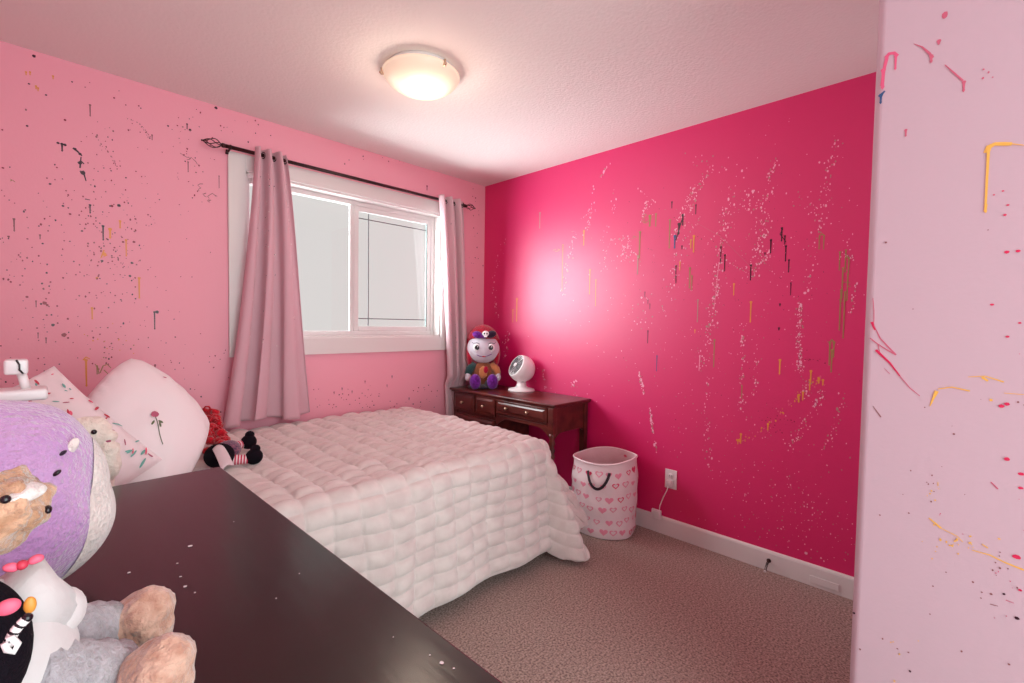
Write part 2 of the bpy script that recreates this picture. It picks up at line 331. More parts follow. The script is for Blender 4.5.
for d in ((540, 213, 15, 2), (650, 216, 10, 3), (640, 232, 26, 2.4), (563, 245, 46, 1.6), (656, 214, 12, 2), (670, 220, 28, 2), (690, 268, 20, 2), (638, 256, 18, 2), (714.5, 340, 27, 1.8), (698, 300, 22, 1.6), (742, 386, 12, 1.4), (692, 276, 14, 1.6)):
    P.drip(*d, 'grey' if P.rd.random() < .35 else 'olive', 1.4)
for x in (819.5, 824): P.drip(x, 237, 12, 1.6, 'olive', 1.2)
P.stroke([(819, 236), (822, 234), (825, 236)], 2, 2, 'olive')
for d in ((840, 252, 18), (846, 250, 22), (849, 258, 16), (843, 268, 30), (841, 290, 38), (845, 292, 46), (848, 274, 26), (840.5, 300, 30)): P.drip(*d, 1.8, 'olive', 1.3)
for d in ((830, 343, 22), (834, 343, 14), (832, 350, 22)): P.drip(*d, 2, 'olive', 1.4)
P.stroke([(829, 343), (832, 340), (835, 343)], 2.4, 2.4, 'olive')
for x, y in ((645, 214), (652, 218), (636, 238), (846, 256), (842, 282), (846, 300), (560, 250)): P.squig(x, y, 3.5, 1, 'olive')
for d in ((584, 231, 14, 2), (590, 270, 24, 1.6), (596, 280, 26, 1.2), (694, 236, 16, 2.2), (691, 240, 8, 1.6), (734, 284, 11, 1.8), (751, 302, 20, 2.2), (780, 360, 14, 2.2), (811, 371, 12, 2.2), (810, 380, 10, 2), (517, 299, 22, 2.2), (513, 310, 12, 1.6), (799, 395, 7, 2.4), (741, 434, 8, 2), (738, 440, 4, 1.6), (819, 378, 5, 2.4), (823, 380, 5, 2), (680, 262, 8, 1.6), (803, 392, 8, 2), (768, 424, 6, 2), (695, 330, 3, 1.2)):
    P.drip(*d, 'orange')
P.trail([(822, 379), (806, 388), (790, 404), (768, 428), (752, 436), (738, 442)], 60, 1.6, ['orange', 'orange', 'hotpink'], .4, 1.2)
P.dots(775, 422, 8, 6, 30, ['maroon'], .3, .8); P.trail([(796, 358), (826, 362)], 18, 1, ['maroon'], .3, .6); P.dots(720, 250, 60, 40, 70, ['black', 'maroon'], .25, .55)
mb.build('wall_right', kind='structure')

# closet corner with a rounded plaster edge, near the camera on the right
r = .016; prof = [(XN, YB)]
for i in range(7):
    a = PI - i*PI/12; prof.append((XN+r+r*math.cos(a), YN-r+r*math.sin(a)))
prof += [(.0, YN), (.0, YB)]
vs = [(x, y, z) for z in (0, H) for x, y in prof]; n = len(prof)
mb = MB(); mb.add(vs, [(i, i+1, n+i+1, n+i)[::-1] for i in range(n-1)], 'palepink')
me_fix = len(mb.f)
P = Paint(mb, 0, XN, -1, 3)
P.dot(945, 15, 3.4, 'rose', 1.4); P.drip(939, 41, 3, 3, 'rose'); P.stroke([(914, 44), (922, 47), (929, 53), (933, 58)], 1, 3.4, 'rose'); P.drip(931.5, 56, 6, 3.4, 'rose', 1.2)
P.stroke([(945, 65), (954, 73), (963, 81)], 1, 3, 'rose'); P.drip(964, 82, 9, 3.2, 'rose', 1.3); P.stroke([(886, 58), (889, 54), (894, 53), (898, 56)], 5, 5, 'hotpink'); P.drip(896, 56, 13, 3, 'hotpink', 1.2)
P.stroke([(887, 58), (884, 70), (882, 86)], 4, 4, 'hotpink'); P.drip(883.5, 70, 18, 4.4, 'hotpink', 1.2); P.stroke([(879, 97), (882, 94), (885, 91)], 4, 2, 'blue'); P.drip(881, 95, 8, 3, 'blue', 1.5)
P.drip(906, 130, 6, 2.4, 'rose', 1.3); P.stroke([(986, 153), (989, 147), (995, 144), (1004, 144), (1012, 144)], 7, 4, 'yellow'); P.stroke([(1012, 144), (1030, 146)], 2, 1, 'yellow'); P.drip(988.5, 150, 61, 3.4, 'yellow', 1.3); P.drip(986, 205, 7, 3, 'yellow', 1)
for d in ((1007, 252, 2.6), (1018, 251, 2.4), (992, 304.6, 2), (1020, 323, 1.8), (1007.5, 336.6, 2), (1001.5, 406, 3), (1007, 404, 3), (1007, 459, 3.2), (1021, 474, 3), (1021, 488, 2.6), (1017, 557, 4.2), (1008, 205, 1.6), (1005, 215, 1.8), (1003, 191, 1.4), (994, 195, 1.2), (1020, 590, 2)):
    P.dot(*d, 'crimson', .8)
for d in ((886, 242.5, 1.4), (973, 582, 1.3), (991, 594, 1.4), (1004, 594, 1.6), (1017, 618, 2.4), (954, 434, 1.3), (910, 671, 1.6), (1009, 664, 1.4), (1000, 568, 1.3), (946, 572, .9), (981, 598, .9), (933, 586, 1), (930, 614, 1), (880, 515, 1), (854, 613, 1.6), (1018, 402, 1.4), (988, 230, .8), (909, 513, 1)):
    P.dot(*d, 'black' if d[2] > 1.5 else 'brown')
P.stroke([(873, 298), (874, 310), (874, 322)], 1, 1.4, 'rose'); P.stroke([(872, 322), (875, 330)], 4, 1.5, 'crimson'); P.stroke([(874, 325), (880, 338), (896, 355)], 1, 2, 'rose'); P.stroke([(896, 355), (884, 348), (872, 340)], 2, 1, 'rose')
P.stroke([(876, 350), (890, 363), (900, 376)], 3, 1.6, 'crimson'); P.stroke([(900, 376), (910, 388), (920, 396)], 1.4, .8, 'rose'); P.stroke([(870, 338), (878, 344), (880, 354)], 1.2, 1, 'rose'); P.stroke([(873, 406), (881, 417)], .8, 2, 'brown'); P.stroke([(884, 368), (890, 374)], .8, .8, 'rose')
P.stroke([(930, 406), (933, 399), (937, 391)], 1.5, 5, 'yellow'); P.stroke([(938, 389), (952, 387), (970, 391)], 1.2, 2, 'yellow'); P.stroke([(968, 377), (985, 376), (1004, 382)], 1, 2, 'yellow'); P.stroke([(982, 377), (988, 381)], 3.5, 2.5, 'yellow'); P.dot(991, 400, 1.8, 'yellow'); P.stroke([(1004, 393), (1030, 395)], 1, 1, 'yellow')
P.stroke([(929, 518), (934, 522), (941, 528)], 2, 4, 'yellow'); P.stroke([(941, 528), (957, 536), (963, 542)], 1.2, 1, 'yellow'); P.stroke([(972, 550), (990, 555), (1004, 562), (1024, 570)], 1.6, 2.4, 'yellow'); P.stroke([(982, 544), (988, 548)], 2, 2, 'yellow')
P.dots(955, 545, 14, 5, 20, ['yellow'], .5, 1.4); P.dots(935, 500, 6, 22, 14, ['yellow', 'brown'], .5, 1.1); P.stroke([(874+64, 482-440+440), (938, 486)], 1, 1, 'yellow'); P.dots(1000, 570, 16, 25, 16, ['brown', 'rose'], .5, 1.1); P.dots(900, 650, 24, 10, 10, ['yellow', 'brown'], .5, 1.2)
P.stroke([(991, 482), (998, 489)], 1.4, 2, 'rose'); P.stroke([(990, 604), (998, 606)], 1.2, 1, 'brown'); P.stroke([(1006, 600), (1014, 603)], 1.2, 1, 'rose'); P.dots(985, 77, 6, 4, 4, ['rose'], .6, 1.2); P.dots(960, 420, 40, 60, 16, ['brown', 'rose'], .4, .9)
mb.build('wall_closet', kind='structure')

# baseboards with a small rounded top
def baseboard(name, a, b, nrm):
    a = Vector(a); b = Vector(b); nrm = Vector(nrm)
    pr = [(0, 0), (.015, 0), (.015, .092), (.012, .1), (.004, .105), (0, .105)]
    vs = [p+nrm*d+Vector((0, 0, z)) for p in (a, b) for d, z in pr]; k = len(pr)
    fs = [(i, (i+1) % k, k+(i+1) % k, k+i) for i in range(k)] + [tuple(range(k))[::-1], tuple(range(k, 2*k))]
    m = MB().add(vs, fs, 'white'); return m.build(name, kind='structure')
baseboard('baseboard_right', (0, -.001, 0), (0, YN+.001, 0), (-1, 0, 0))
baseboard('baseboard_back', (XL+.016, 0, 0), (-.016, 0, 0), (0, -1, 0))
baseboard('baseboard_left', (XL, -.001, 0), (XL, YB, 0), (1, 0, 0))
baseboard('baseboard_closet', (XN, YN-.02, 0), (XN, YB, 0), (-1, 0, 0))

# ------------------------------------------------------------------ window
win = new_obj('window_1', None, kind='structure'); win.location = (0, 0, 0)
m = MB(); cz = WZ0-.105
m.box(WX0-.09, WX0, -.02, 0, cz, WZ1+.09, 'white', .002); m.box(WX1, WX1+.09, -.02, 0, cz, WZ1+.09, 'white', .002)
m.box(WX0, WX1, -.02, 0, WZ1, WZ1+.09, 'white', .002); m.box(WX0, WX1, -.02, 0, cz, WZ0, 'white', .002)
m.build('window_casing', win, kind='structure')
m = MB()                                             # reveal lining
m.box(WX0, WX0+.012, -.001, .12, WZ0, WZ1, 'white'); m.box(WX1-.012, WX1, -.001, .12, WZ0, WZ1, 'white')
m.box(WX0, WX1, -.001, .12, WZ1-.012, WZ1, 'white'); m.box(WX0, WX1, -.001, .12, WZ0, WZ0+.012, 'white')
m.build('window_jamb', win, kind='structure')
def rect_frame(m, x0, x1, z0, z1, t, y0, y1, mt, bev=.003):
    m.box(x0, x0+t, y0, y1, z0, z1, mt, bev); m.box(x1-t, x1, y0, y1, z0, z1, mt, bev)
    m.box(x0+t, x1-t, y0, y1, z1-t, z1, mt, bev); m.box(x0+t, x1-t, y0, y1, z0, z0+t, mt, bev)
a, b, c, d = WX0+.012, WX1-.012, WZ0+.012, WZ1-.012
m = MB(); rect_frame(m, a, b, c, d, .03, .07, .12, 'vinyl'); m.box(-1.172, -1.142, .080, .093, c+.03, d-.03, 'vinyl', .003)
m.build('window_frame', win, kind='structure')
m = MB(); rect_frame(m, -1.142, b-.03, c+.03, d-.03, .034, .076, .095, 'vinyl')
m.box(b-.070, b-.0635, .0745, .09, c+.064, d-.064, 'gasket')
m.build('window_sash', win, kind='structure')
def glass():
    g = bpy.data.materials.new('clear_window_glass'); g.use_nodes = True; n = g.node_tree; n.nodes.clear()
    t = n.nodes.new('ShaderNodeBsdfTransparent'); gl = n.nodes.new('ShaderNodeBsdfGlossy'); gl.inputs['Roughness'].default_value = .02
    nz = n.nodes.new('ShaderNodeTexNoise'); nz.inputs['Scale'].default_value = .8; r = n.nodes.new('ShaderNodeMapRange'); r.inputs['To Min'].default_value = .03; r.inputs['To Max'].default_value = .05
    n.links.new(nz.outputs['Fac'], r.inputs['Value'])
    mx = n.nodes.new('ShaderNodeMixShader'); n.links.new(r.outputs[0], mx.inputs[0]); o = n.nodes.new('ShaderNodeOutputMaterial')
    n.links.new(t.outputs[0], mx.inputs[1]); n.links.new(gl.outputs[0], mx.inputs[2]); n.links.new(mx.outputs[0], o.inputs[0]); return g
M['glass'] = glass()
MB().box(a+.03, -1.172, .085, .089, c+.03, d-.03, 'glass').build('window_glass', win, kind='structure')
MB().box(-1.103, b-.069, .078, .082, c+.069, d-.069, 'glass').build('window_glass', win, kind='structure')
m = MB()
for x in (-1.03,): m.box(x-.003, x+.003, .0835, .0885, c+.069, d-.069, 'grille')
for z in (1.295, 1.995): m.box(-1.103, b-.069, .084, .088, z-.003, z+.003, 'grille')
m.build('window_grille', win, kind='structure')

# ------------------------------------------------------------------ ceiling light
LX, LY = -1.42, -1.13
lt = thing('ceiling_light', 'round frosted glass ceiling light glowing warm, flush under the white ceiling', 'ceiling light', (LX, LY, H))
MB().lathe([(.15, 0), (.155, -.006), (.153, -.022), (.14, -.026), (0.001, -.026)], 'white', 40).build('mounting_pan', lt)
MB().lathe([(.171, -.024), (.176, -.028), (.171, -.040), (.150, -.064), (.116, -.086), (.07, -.1), (.02, -.105), (0.0005, -.1055)], 'glassdome', 48).build('glass_shade', lt)
for k in range(3):
    a = math.radians(30+120*k)
    q = MB(); q.box(-.007, .007, -.004, .004, -.05, -.02, 'brass', .002, T=TR((.175*math.cos(a), .175*math.sin(a), 0), (0, 0, a)))
    q.ball((.182*math.cos(a), .182*math.sin(a), -.04), .006, 'brass', 2); q.build('clip', lt)
pl = bpy.data.lights.new('ceiling_light_bulb', 'POINT'); pl.energy = 5; pl.color = (1, .82, .66); pl.shadow_soft_size = .1
po = bpy.data.objects.new('ceiling_light_bulb', pl); C.objects.link(po); po.location = (LX, LY, H-.19)

# ------------------------------------------------------------------ curtain rod and curtains
ROD_Y, ROD_Z = -.085, 2.207
rod = thing('curtain_rod', 'dark bronze curtain rod with cage finials above the window', 'curtain rod', (-1.12, ROD_Y, ROD_Z))
MB().tube([(-.84, 0, 0), (.83, 0, 0)], .0105, 'bronze', 12).build('rod', rod)
for sgn, x0 in ((-1, -.84), (1, .83)):
    f = MB(); L = .088
    f.lathe([(.009, 0), (.012, .004), (.012, .014), (.008, .018), (.0005, .019)], 'bronze', 12, TR((x0, 0, 0), (0, sgn*PI/2, 0)))
    for k in range(5):
        a = 2*PI*k/5
        f.tube([(x0+sgn*(.016+L*t), .024*math.sin(PI*t**.8)*math.cos(a+t*2.0), .024*math.sin(PI*t**.8)*math.sin(a+t*2.0)) for t in [i/10 for i in range(11)]], .0023, 'bronze', 6)
    f.ball((x0+sgn*(.018+L), 0, 0), .005, 'bronze', 2); f.build('finial', rod)
for x in (-.815, .885-.06):
    f = MB(); f.tube([(x, -.0, 0), (x, .03, -.012), (x, .083, -.012)], .005, 'bronze', 8); f.box(x-.007, x+.007, .061, .0645, -.022, .004, 'bronze', .001)
    f.lathe([(.013, -.004), (.013, .004)], 'bronze', 14, TR((x, 0, 0), (0, PI/2, 0))); f.build('bracket', rod)

def curtain(name, label, mt, top, bot, zb, nf, amp0, amp1, yb, seed, phase=0, lean=0, parent=None):
    """top/bot: (x0,x1) spans at the rod and the hem"""
    rd = random.Random(seed)
    t = thing(name, label, 'curtain', ((top[0]+top[1])/2, ROD_Y, ROD_Z)); O = Vector(t.location); th = .0015
    ph = [rd.uniform(-.4, .4) for _ in range(6)]
    def f(u, v):
        z = ROD_Z+.028 + (zb-ROD_Z-.028)*v
        e = v**.75
        x0 = top[0]+(bot[0]-top[0])*v**(1.35 if yb < 0 else .75); x1 = top[1]+(bot[1]-top[1])*e
        uu = u + .03*math.sin(4*u+3*v+ph[0])*v
        x = x0+(x1-x0)*uu
        am = amp0+(amp1-amp0)*v
        w = math.sin(2*PI*nf*u+phase+.8*v*math.sin(5*u+ph[1]))
        w = math.copysign(abs(w)**.75, w)
        y = ROD_Y - (.024 if yb < 0 else .012)*(1-v) + yb*v + am*w
        if z < .85 and yb > 0: k = min(1, (.85-z)/.06); y = y*(1-k) + (-.038+.014*w)*k
        y = min(y, -.022)
        x += .35*am*math.sin(4*PI*nf*u+phase)*v
        if v > .96: z += .012*math.sin(9*u+seed)*(v-.96)/.04
        return Vector((x, y, z))-O
    b = MB(); b.sheet(f, 130, 90, mt)
    for i in range(70):
        u, v = rd.choice([.12, .33, .36, .58, .8, .9])+rd.gauss(0, .012), rd.uniform(.08, .75)
        p = f(u, v); q = f(u+.004, v); d = (q-p).normalized(); nn = d.cross(Vector((0, 0, 1))).normalized()
        if nn.y > 0: nn = -nn
        R = rd.choice([.0016, .0022, .003]); P0 = p+nn*.0016
        b.add([P0+d*R*math.cos(k*PI/3)+Vector((0, 0, 1))*R*math.sin(k*PI/3) for k in range(6)], [tuple(range(6))], rd.choice(['speck_black', 'speck_silver', 'speck_silver']))
    ob = b.build('fabric', t)
    so = ob.modifiers.new('thick', 'SOLIDIFY'); so.thickness = .0016; so.offset = 0
    for u in [(k+.25)/nf/1.0 - phase/(2*PI*nf) for k in range(int(nf)+1)][:2*int(nf)]:
        if not 0.02 < u < .98: continue
    # grommets where the fabric crosses the rod
    us = []; N = 400
    for i in range(N):
        a0 = f(i/N, .027)[1]; a1 = f((i+1)/N, .027)[1]
        if (a0 > 0) != (a1 > 0): us.append(i/N)
    for u in us:
        p = f(u, .0265); q = f(u+.01, .0265); d = (q-p).normalized()
        g = MB(); ax = d.cross(Vector((0, 0, 1))).normalized()
        T = frame((p.x, p.y, 0), Vector((0, 0, 1)), ax)
        g.tube([(.017*math.cos(k*PI/9), .017*math.sin(k*PI/9), 0) for k in range(18)], .0035, 'bronze', 8, T, closed=True); g.build('grommet', t)
    return t
curtain('curtain', 'dusty pink speckled curtain hanging bunched at the left of the window', 'curtain', (-1.82, -1.655), (-1.985, -1.51), .700, 3, .034, .045, -.02, 4, phase=PI)
curtain('curtain', 'pale pink curtain at the right of the window, its hem behind the wooden desk', 'curtain2', (-.56, -.325), (-.41, -.19), .30, 3, .045, .03, .012, 9, phase=PI)

# ------------------------------------------------------------------ bed
BX0, BX1, BY0, BY1, BZ = -2.84, -.76, -1.33, -.03, .585
bed = thing('bed', 'low dark bed frame with a mattress, buried under the waffle comforter', 'bed', ((BX0+BX1)/2, (BY0+BY1)/2, 0))
bo = Vector(bed.location)
q = MB(); q.box(BX0-bo.x, BX1-.03-bo.x, BY0+.02-bo.y, BY1-.02-bo.y, .14, .30, 'bedframe', .01); q.build('bed_frame', bed)
q = MB(); q.box(BX0+.01-bo.x, BX1-bo.x, BY0-bo.y, BY1-bo.y, .30, BZ, 'sheet', .05, 4); q.build('mattress', bed)
for x in (BX0+.06, BX1-.12):
    for y in (BY0+.08, BY1-.08):
        MB().lathe([(.02, 0), (.022, .01), (.03, .14)], 'bedframe', 14, TR((x-bo.x, y-bo.y, 0))).build('leg', bed)

CZT = .628
X1, Y1 = -.80, -1.30        # where the top starts to roll over the foot and the side
def drape(u, v):
    """u: cloth length past X0 toward the foot, v: cloth length from the far side toward the camera side"""
    x = -2.60+u; y = -.045-v
    du = max(0, x-X1); dv = max(0, Y1-y)
    rr = .075
    if du <= 0 and dv <= 0: return Vector((x, y, CZT)), Vector((0, 0, 1))
    th = math.atan2(dv, du); s = math.hypot(du, dv)
    corner = min(du, dv)/max(du, dv, 1e-6)
    s2 = s*max(abs(math.cos(th)), abs(math.sin(th)))*(1+.13*math.exp(-((th/(PI/2)-.72)/.16)**2))
    base = Vector((min(x, X1), max(y, Y1), 0)); D = Vector((math.cos(th), -math.sin(th), 0))
    ar = rr*PI/2
    if s2 < ar: a = s2/rr; out = rr*math.sin(a); z = CZT-rr*(1-math.cos(a)); nn = D*math.sin(a)+Vector((0, 0, math.cos(a)))
    else:
        k = s2-ar; side = (math.sin(th))**2
        fl = .07*side + .38*(1-side) + .22*math.sin(2*th)**2
        out = rr+k*fl*(.6+.8*k); z = CZT-rr-k*math.sqrt(max(.2, 1-fl*fl)); nn = (D+Vector((0, 0, fl))).normalized()
        # hanging folds
        amp = min(1, k/.3)
        if corner == 0 and dv > 0: fo = .012*math.sin(7*x+1.0)+.010*math.sin(17*x)
        elif corner == 0: fo = .03*math.sin(13*y+2.2)
        else: fo = .03*math.sin(13*Y1+2.2)*(math.cos(th))+.012*math.sin(th)*math.sin(7*X1+1)+.085*math.cos(2*PI*(th/(PI/2)*2+.5))*min(1, 3*corner)
        out += fo*amp
    p = base+D*out; p.z = z
    if p.z < .03:
        ex = .03-p.z; p.z = .03+.01*math.sin(ex*60); p += D*ex*.35
    return p, nn
UL, VL = 1.80+.60, 1.255+.60
def comf(a, b):
    u = a*UL; v = b*VL
    wob = Vector((noise.noise(Vector((u*3, v*3, 0))), noise.noise(Vector((u*3, v*3, 9))), 0))
    hem = .020*math.sin(u*2*PI/.1)*(b > .985)+.020*math.sin(v*2*PI/.1)*(a > .985)
    p, n = drape(u, v)
    cu = (u+wob.x*.03)/.108; cv = (v+wob.y*.022)/.066
    hgt = (abs(math.sin(PI*cu))*abs(math.sin(PI*cv)))**.42
    row = abs(math.sin(PI*cv))**.5
    sz = .75+.4*noise.noise(Vector((math.floor(cu)*1.7, math.floor(cv)*2.3, 3)))
    h = .034*(.92*hgt*sz+.08*row)+.010*noise.noise(Vector((u*7, v*7, 4)))
    edge = min(1, (1-b)*VL/.02, (1-a)*UL/.02)
    p = p + n*(h*max(.0, edge)+.002)
    p.y = min(p.y, -.012)
    p.z = max(p.z, .012)
    return p
cf = MB(); cf.sheet(lambda a, b: comf(a, b), 340, 280, 'comforter')
ob = cf.build('comforter', label='off white waffle bubble comforter spread over the bed and hanging to the carpet', cat='comforter')
so = ob.modifiers.new('thick', 'SOLIDIFY'); so.thickness = .006; so.offset = -1

# ------------------------------------------------------------------ pillows
def pillow(name, label, loc, right, nrm, w, h, t, mt, deco, slump=0, seed=0, rnd=.42):
    th = thing(name, label, 'pillow', loc); T3 = frame((0, 0, 0), right, nrm); rd = random.Random(seed)
    def f(sg):
        def g(a, b):
            u = a*2-1; v = b*2-1
            cx = u*(1-.07*(1-abs(v)**2.0)*0) ; pin = 1-.10*(1-u*u)*abs(v)**3; pin2 = 1-.10*(1-v*v)*abs(u)**3
            x = u*w/2*pin2*math.sqrt(1-rnd*v*v); y = v*h/2*pin*math.sqrt(1-rnd*u*u)
            x -= slump*y
            z = t/2*((1-u*u)*(1-v*v))**.38
            z += .008*noise.noise(Vector((u*2.2+seed, v*2.2, sg)))*(1-u*u)*(1-v*v)*2
            wr = .006*math.sin(26*(u*.6+v)+4*noise.noise(Vector((u*2, v*2, seed))))*max(0, 1-4*min(1-abs(u), 1-abs(v)))*min(1, 12*min(1-abs(u), 1-abs(v)))
            p = T3 @ Vector((x, y, sg*(z+wr))); lo_ = .662-loc[2]
            if p.z < lo_: p.z = lo_+.02*sg*0
            return p
        return g
    q = MB(); q.sheet(f(1), 44, 40, mt); q.sheet(f(-1), 44, 40, mt, flip=True)
    if deco: deco(th, f(1), q)
    q.build('pillowcase', th)
    return th
flat('case_white', 238, 224, 226, .6, sheen=.3); flat('petal', 178, 84, 112); flat('stem_green', 96, 104, 74); flat('teal', 112, 176, 166); flat('print_pink', 232, 96, 124); flat('print_red', 196, 50, 74)
M['case_white'] = mat('satin_pillowcase', rgb(240, 224, 226), .45, bump=.35, bscale=7, sheen=.3)
def on(f, a, b, n=.003, T3=None):
    p = f(a, b); q = (f(a+.01, b)-p).cross(f(a, b+.01)-p).normalized(); return p+q*n
def blob_on(mb, f, a, b, ra, rb, col, k=8, rot=0, n=.003):
    pts = []
    for i in range(k):
        t = 2*PI*i/k; x = ra*math.cos(t); y = rb*math.sin(t)
        pts.append(on(f, a+x*math.cos(rot)-y*math.sin(rot), b+x*math.sin(rot)+y*math.cos(rot), n))
    c = on(f, a, b, n+.002)
    mb.add(pts+[c], [(i, (i+1) % k, k) for i in range(k)], col, True)
def rose(th, f, case):
    m = MB(); cx, cy = RC; dx, dy = .78, -.62; L = .028
    def q_(k, o=0): return cx+dx*L*k-dy*o, cy+dy*L*k+dx*o
    m.tube([on(f, *q_(k, .003*math.sin(k)), .003) for k in range(8)], .0014, 'stem_green', 6)
    for k, o, r in ((1.6, .03, .3), (1.4, -.03, -1.6), (2.2, .02, -.7)): blob_on(m, f, *q_(k, o), .020, .008, 'stem_green', rot=r)
    for i in range(7):
        a = math.atan2(dy, dx)+PI-1.2+i*.4; blob_on(m, f, cx+.014*math.cos(a), cy+.014*math.sin(a), .022, .012, 'petal', rot=a, n=.004+.0006*i)
    m.build('embroidered_rose', th, label='embroidered pink rose with a green stem')
    m = case
    for i in range(5): blob_on(m, f, .80+.028*i, .16+.01*(i % 2), .011, .007, 'print_pink', rot=.8)
    blob_on(m, f, .38, .90, .018, .006, 'petal', rot=.6)
def prints(th, f, m):
    rd = random.Random(4)
    for i in range(110):
        a, b = rd.uniform(.06, .95), rd.uniform(.06, .96); c = rd.choice(['teal', 'print_pink', 'print_red', 'petal', 'print_red', 'print_red'] if a < .6 else ['teal', 'print_pink', 'petal', 'teal'])
        r_ = rd.uniform(.008, .019); blob_on(m, f, a, b, r_*rd.uniform(1, 3), r_*.5, c, rot=rd.uniform(0, 3), n=.0025+.0003*(i % 6))
RC = (.50, .58)
pillow('pillow', 'plump white pillow with an embroidered pink rose, leaning toward the window', (-2.405, -.76, .838), (.52, -.02, -.74), (.05, -.88, .42), .50, .46, .20, 'case_white', rose, .34, seed=1)
pillow('pillow', 'white pillow with small pink, red and teal printed motifs behind the plush lamb', (-2.685, -1.0, .850), (.46, .05, -.80), (.0, -.86, .5), .48, .44, .15, 'case_white', prints, seed=2, rnd=.12)

# ------------------------------------------------------------------ dresser in the foreground
DX0, DX1, DY0, DY1, DZ = -2.90, -2.304, -2.88, -1.462, .85
dr = thing('dresser', 'long espresso brown dresser with paint flecks, standing beside the bed', 'dresser', ((DX0+DX1)/2, (DY0+DY1)/2, 0), .018)
do = Vector(dr.location)
def dbox(mb, x0, x1, y0, y1, z0, z1, m, bev=.002, seg=2): mb.box(x0-do.x, x1-do.x, y0-do.y, y1-do.y, z0, z1, m, bev, seg)
q = MB(); dbox(q, DX0, DX1, DY0, DY1, DZ-.028, DZ, 'espresso', .003)
rd = random.Random(12)
flat('fleck', 222, 214, 214)
for px, py, s in ((193, 546, 2.4), (179.5, 563.5, 1.3), (182, 577, 1.4), (186, 587, 1.9), (195.5, 593.5, 1.3), (131.5, 572.5, 1.7), (146, 600, .8), (276, 600, .8), (440, 668, 2.2), (452, 674, 1.2), (428, 660, 1.0), (300, 575, .7), (237, 522, .6), (392, 641, .8)):
    p = at(px, py, 2, DZ)-do; R = s*(at(px, py, 2, DZ)-CAM).dot(FWD)/FPX
    q.add([(p.x+R*math.cos(k*PI/4+.3)*rd.uniform(.7, 1.1), p.y+R*1.3*math.sin(k*PI/4+.3)*rd.uniform(.6, 1), DZ+.0008) for k in range(8)], [tuple(range(8))], 'fleck')
q.build('top', dr)
q = MB(); dbox(q, DX0+.01, DX1-.03, DY0+.015, DY1-.015, .06, DZ-.028, 'espresso'); dbox(q, DX0+.03, DX1-.05, DY0+.03, DY1-.03, 0, .06, 'espresso'); q.build('body', dr)
for j in range(3):
    for i in range(2):
        y0 = DY0+.03+i*((DY1-DY0-.05)/2); y1 = y0+(DY1-DY0-.07)/2; z0 = .085+j*.244; z1 = z0+.228
        q = MB(); dbox(q, DX1-.03, DX1-.012, y0, y1, z0, z1, 'espresso', .003)
        dd = q.build('drawer', dr)
        for yy in (.25, .75):
            MB().lathe([(.006, 0), (.006, .012), (.014, .018), (.014, .024), (.001, .028)], 'brass', 16, TR((DX1-.012-do.x, y0+(y1-y0)*yy-do.y, (z0+z1)/2), (0, PI/2, 0))).build('knob', dd)

# ------------------------------------------------------------------ wooden desk in the corner
KX0, KX1, KY0, KY1, KZ = -.412, -.004, -1.132, -.064, .765
dk = thing('desk', 'antique mahogany writing desk with brass knobs against the magenta wall', 'desk', ((KX0+KX1)/2, (KY0+KY1)/2, 0))
ko = Vector(dk.location)
def kbox(mb, x0, x1, y0, y1, z0, z1, m='mahog', bev=.003, seg=2): mb.box(x0-ko.x, x1-ko.x, y0-ko.y, y1-ko.y, z0, z1, m, bev, seg)
q = MB(); kbox(q, KX0, KX1, KY0, KY1, KZ-.018, KZ, bev=.006, seg=3); kbox(q, KX0+.012, KX1, KY0+.012, KY1-.012, KZ-.028, KZ-.018); q.build('top', dk)
AX0, AY0, AY1 = KX0+.025, KY0+.028, KY1-.02
YD = -.58     # between the small drawers and the long one
q = MB(); kbox(q, AX0+.012, KX1-.01, AY0+.01, AY1, .60, KZ-.028); 
kbox(q, AX0+.012, KX1-.02, YD+.01, AY1, .12, .60); q.build('case', dk)
q = MB()                                                      # end panel with arched lower edge
n = 16; vs = []; 
for xx in (0, 1):
    pass
def arch(mb, u0, u1, ztop, zb, rise, fix, t, axis):
    n = 20; vs = []; fs = []
    for d in (0, t):
        for i in range(n+1):
            s = i/n; u = u0+(u1-u0)*s; e = min(s, 1-s)*2
            zl = zb - rise*(1-min(1, e*2.2))**2 + .0
            for z in (zl, ztop):
                vs.append((fix+d-ko.x, u-ko.y, z) if axis == 'y' else (u-ko.x, fix+d-ko.y, z))
    m_ = 2*(n+1)
    for i in range(n):
        a = 2*i; fs += [(a, a+2, a+3, a+1), (m_+a, m_+a+1, m_+a+3, m_+a+2), (a, m_+a, m_+a+2, a+2), (a+1, a+3, m_+a+3, m_+a+1)]
    mb.add(vs, fs, 'mahog')
arch(q, AY0+.03, YD, .62, .60, .055, AX0, .014, 'y'); q.build('apron', dk)
q = MB(); arch(q, AX0+.03, KX1-.04, .74, .57, .03, AY0, .012, 'x'); q.build('end_panel', dk)
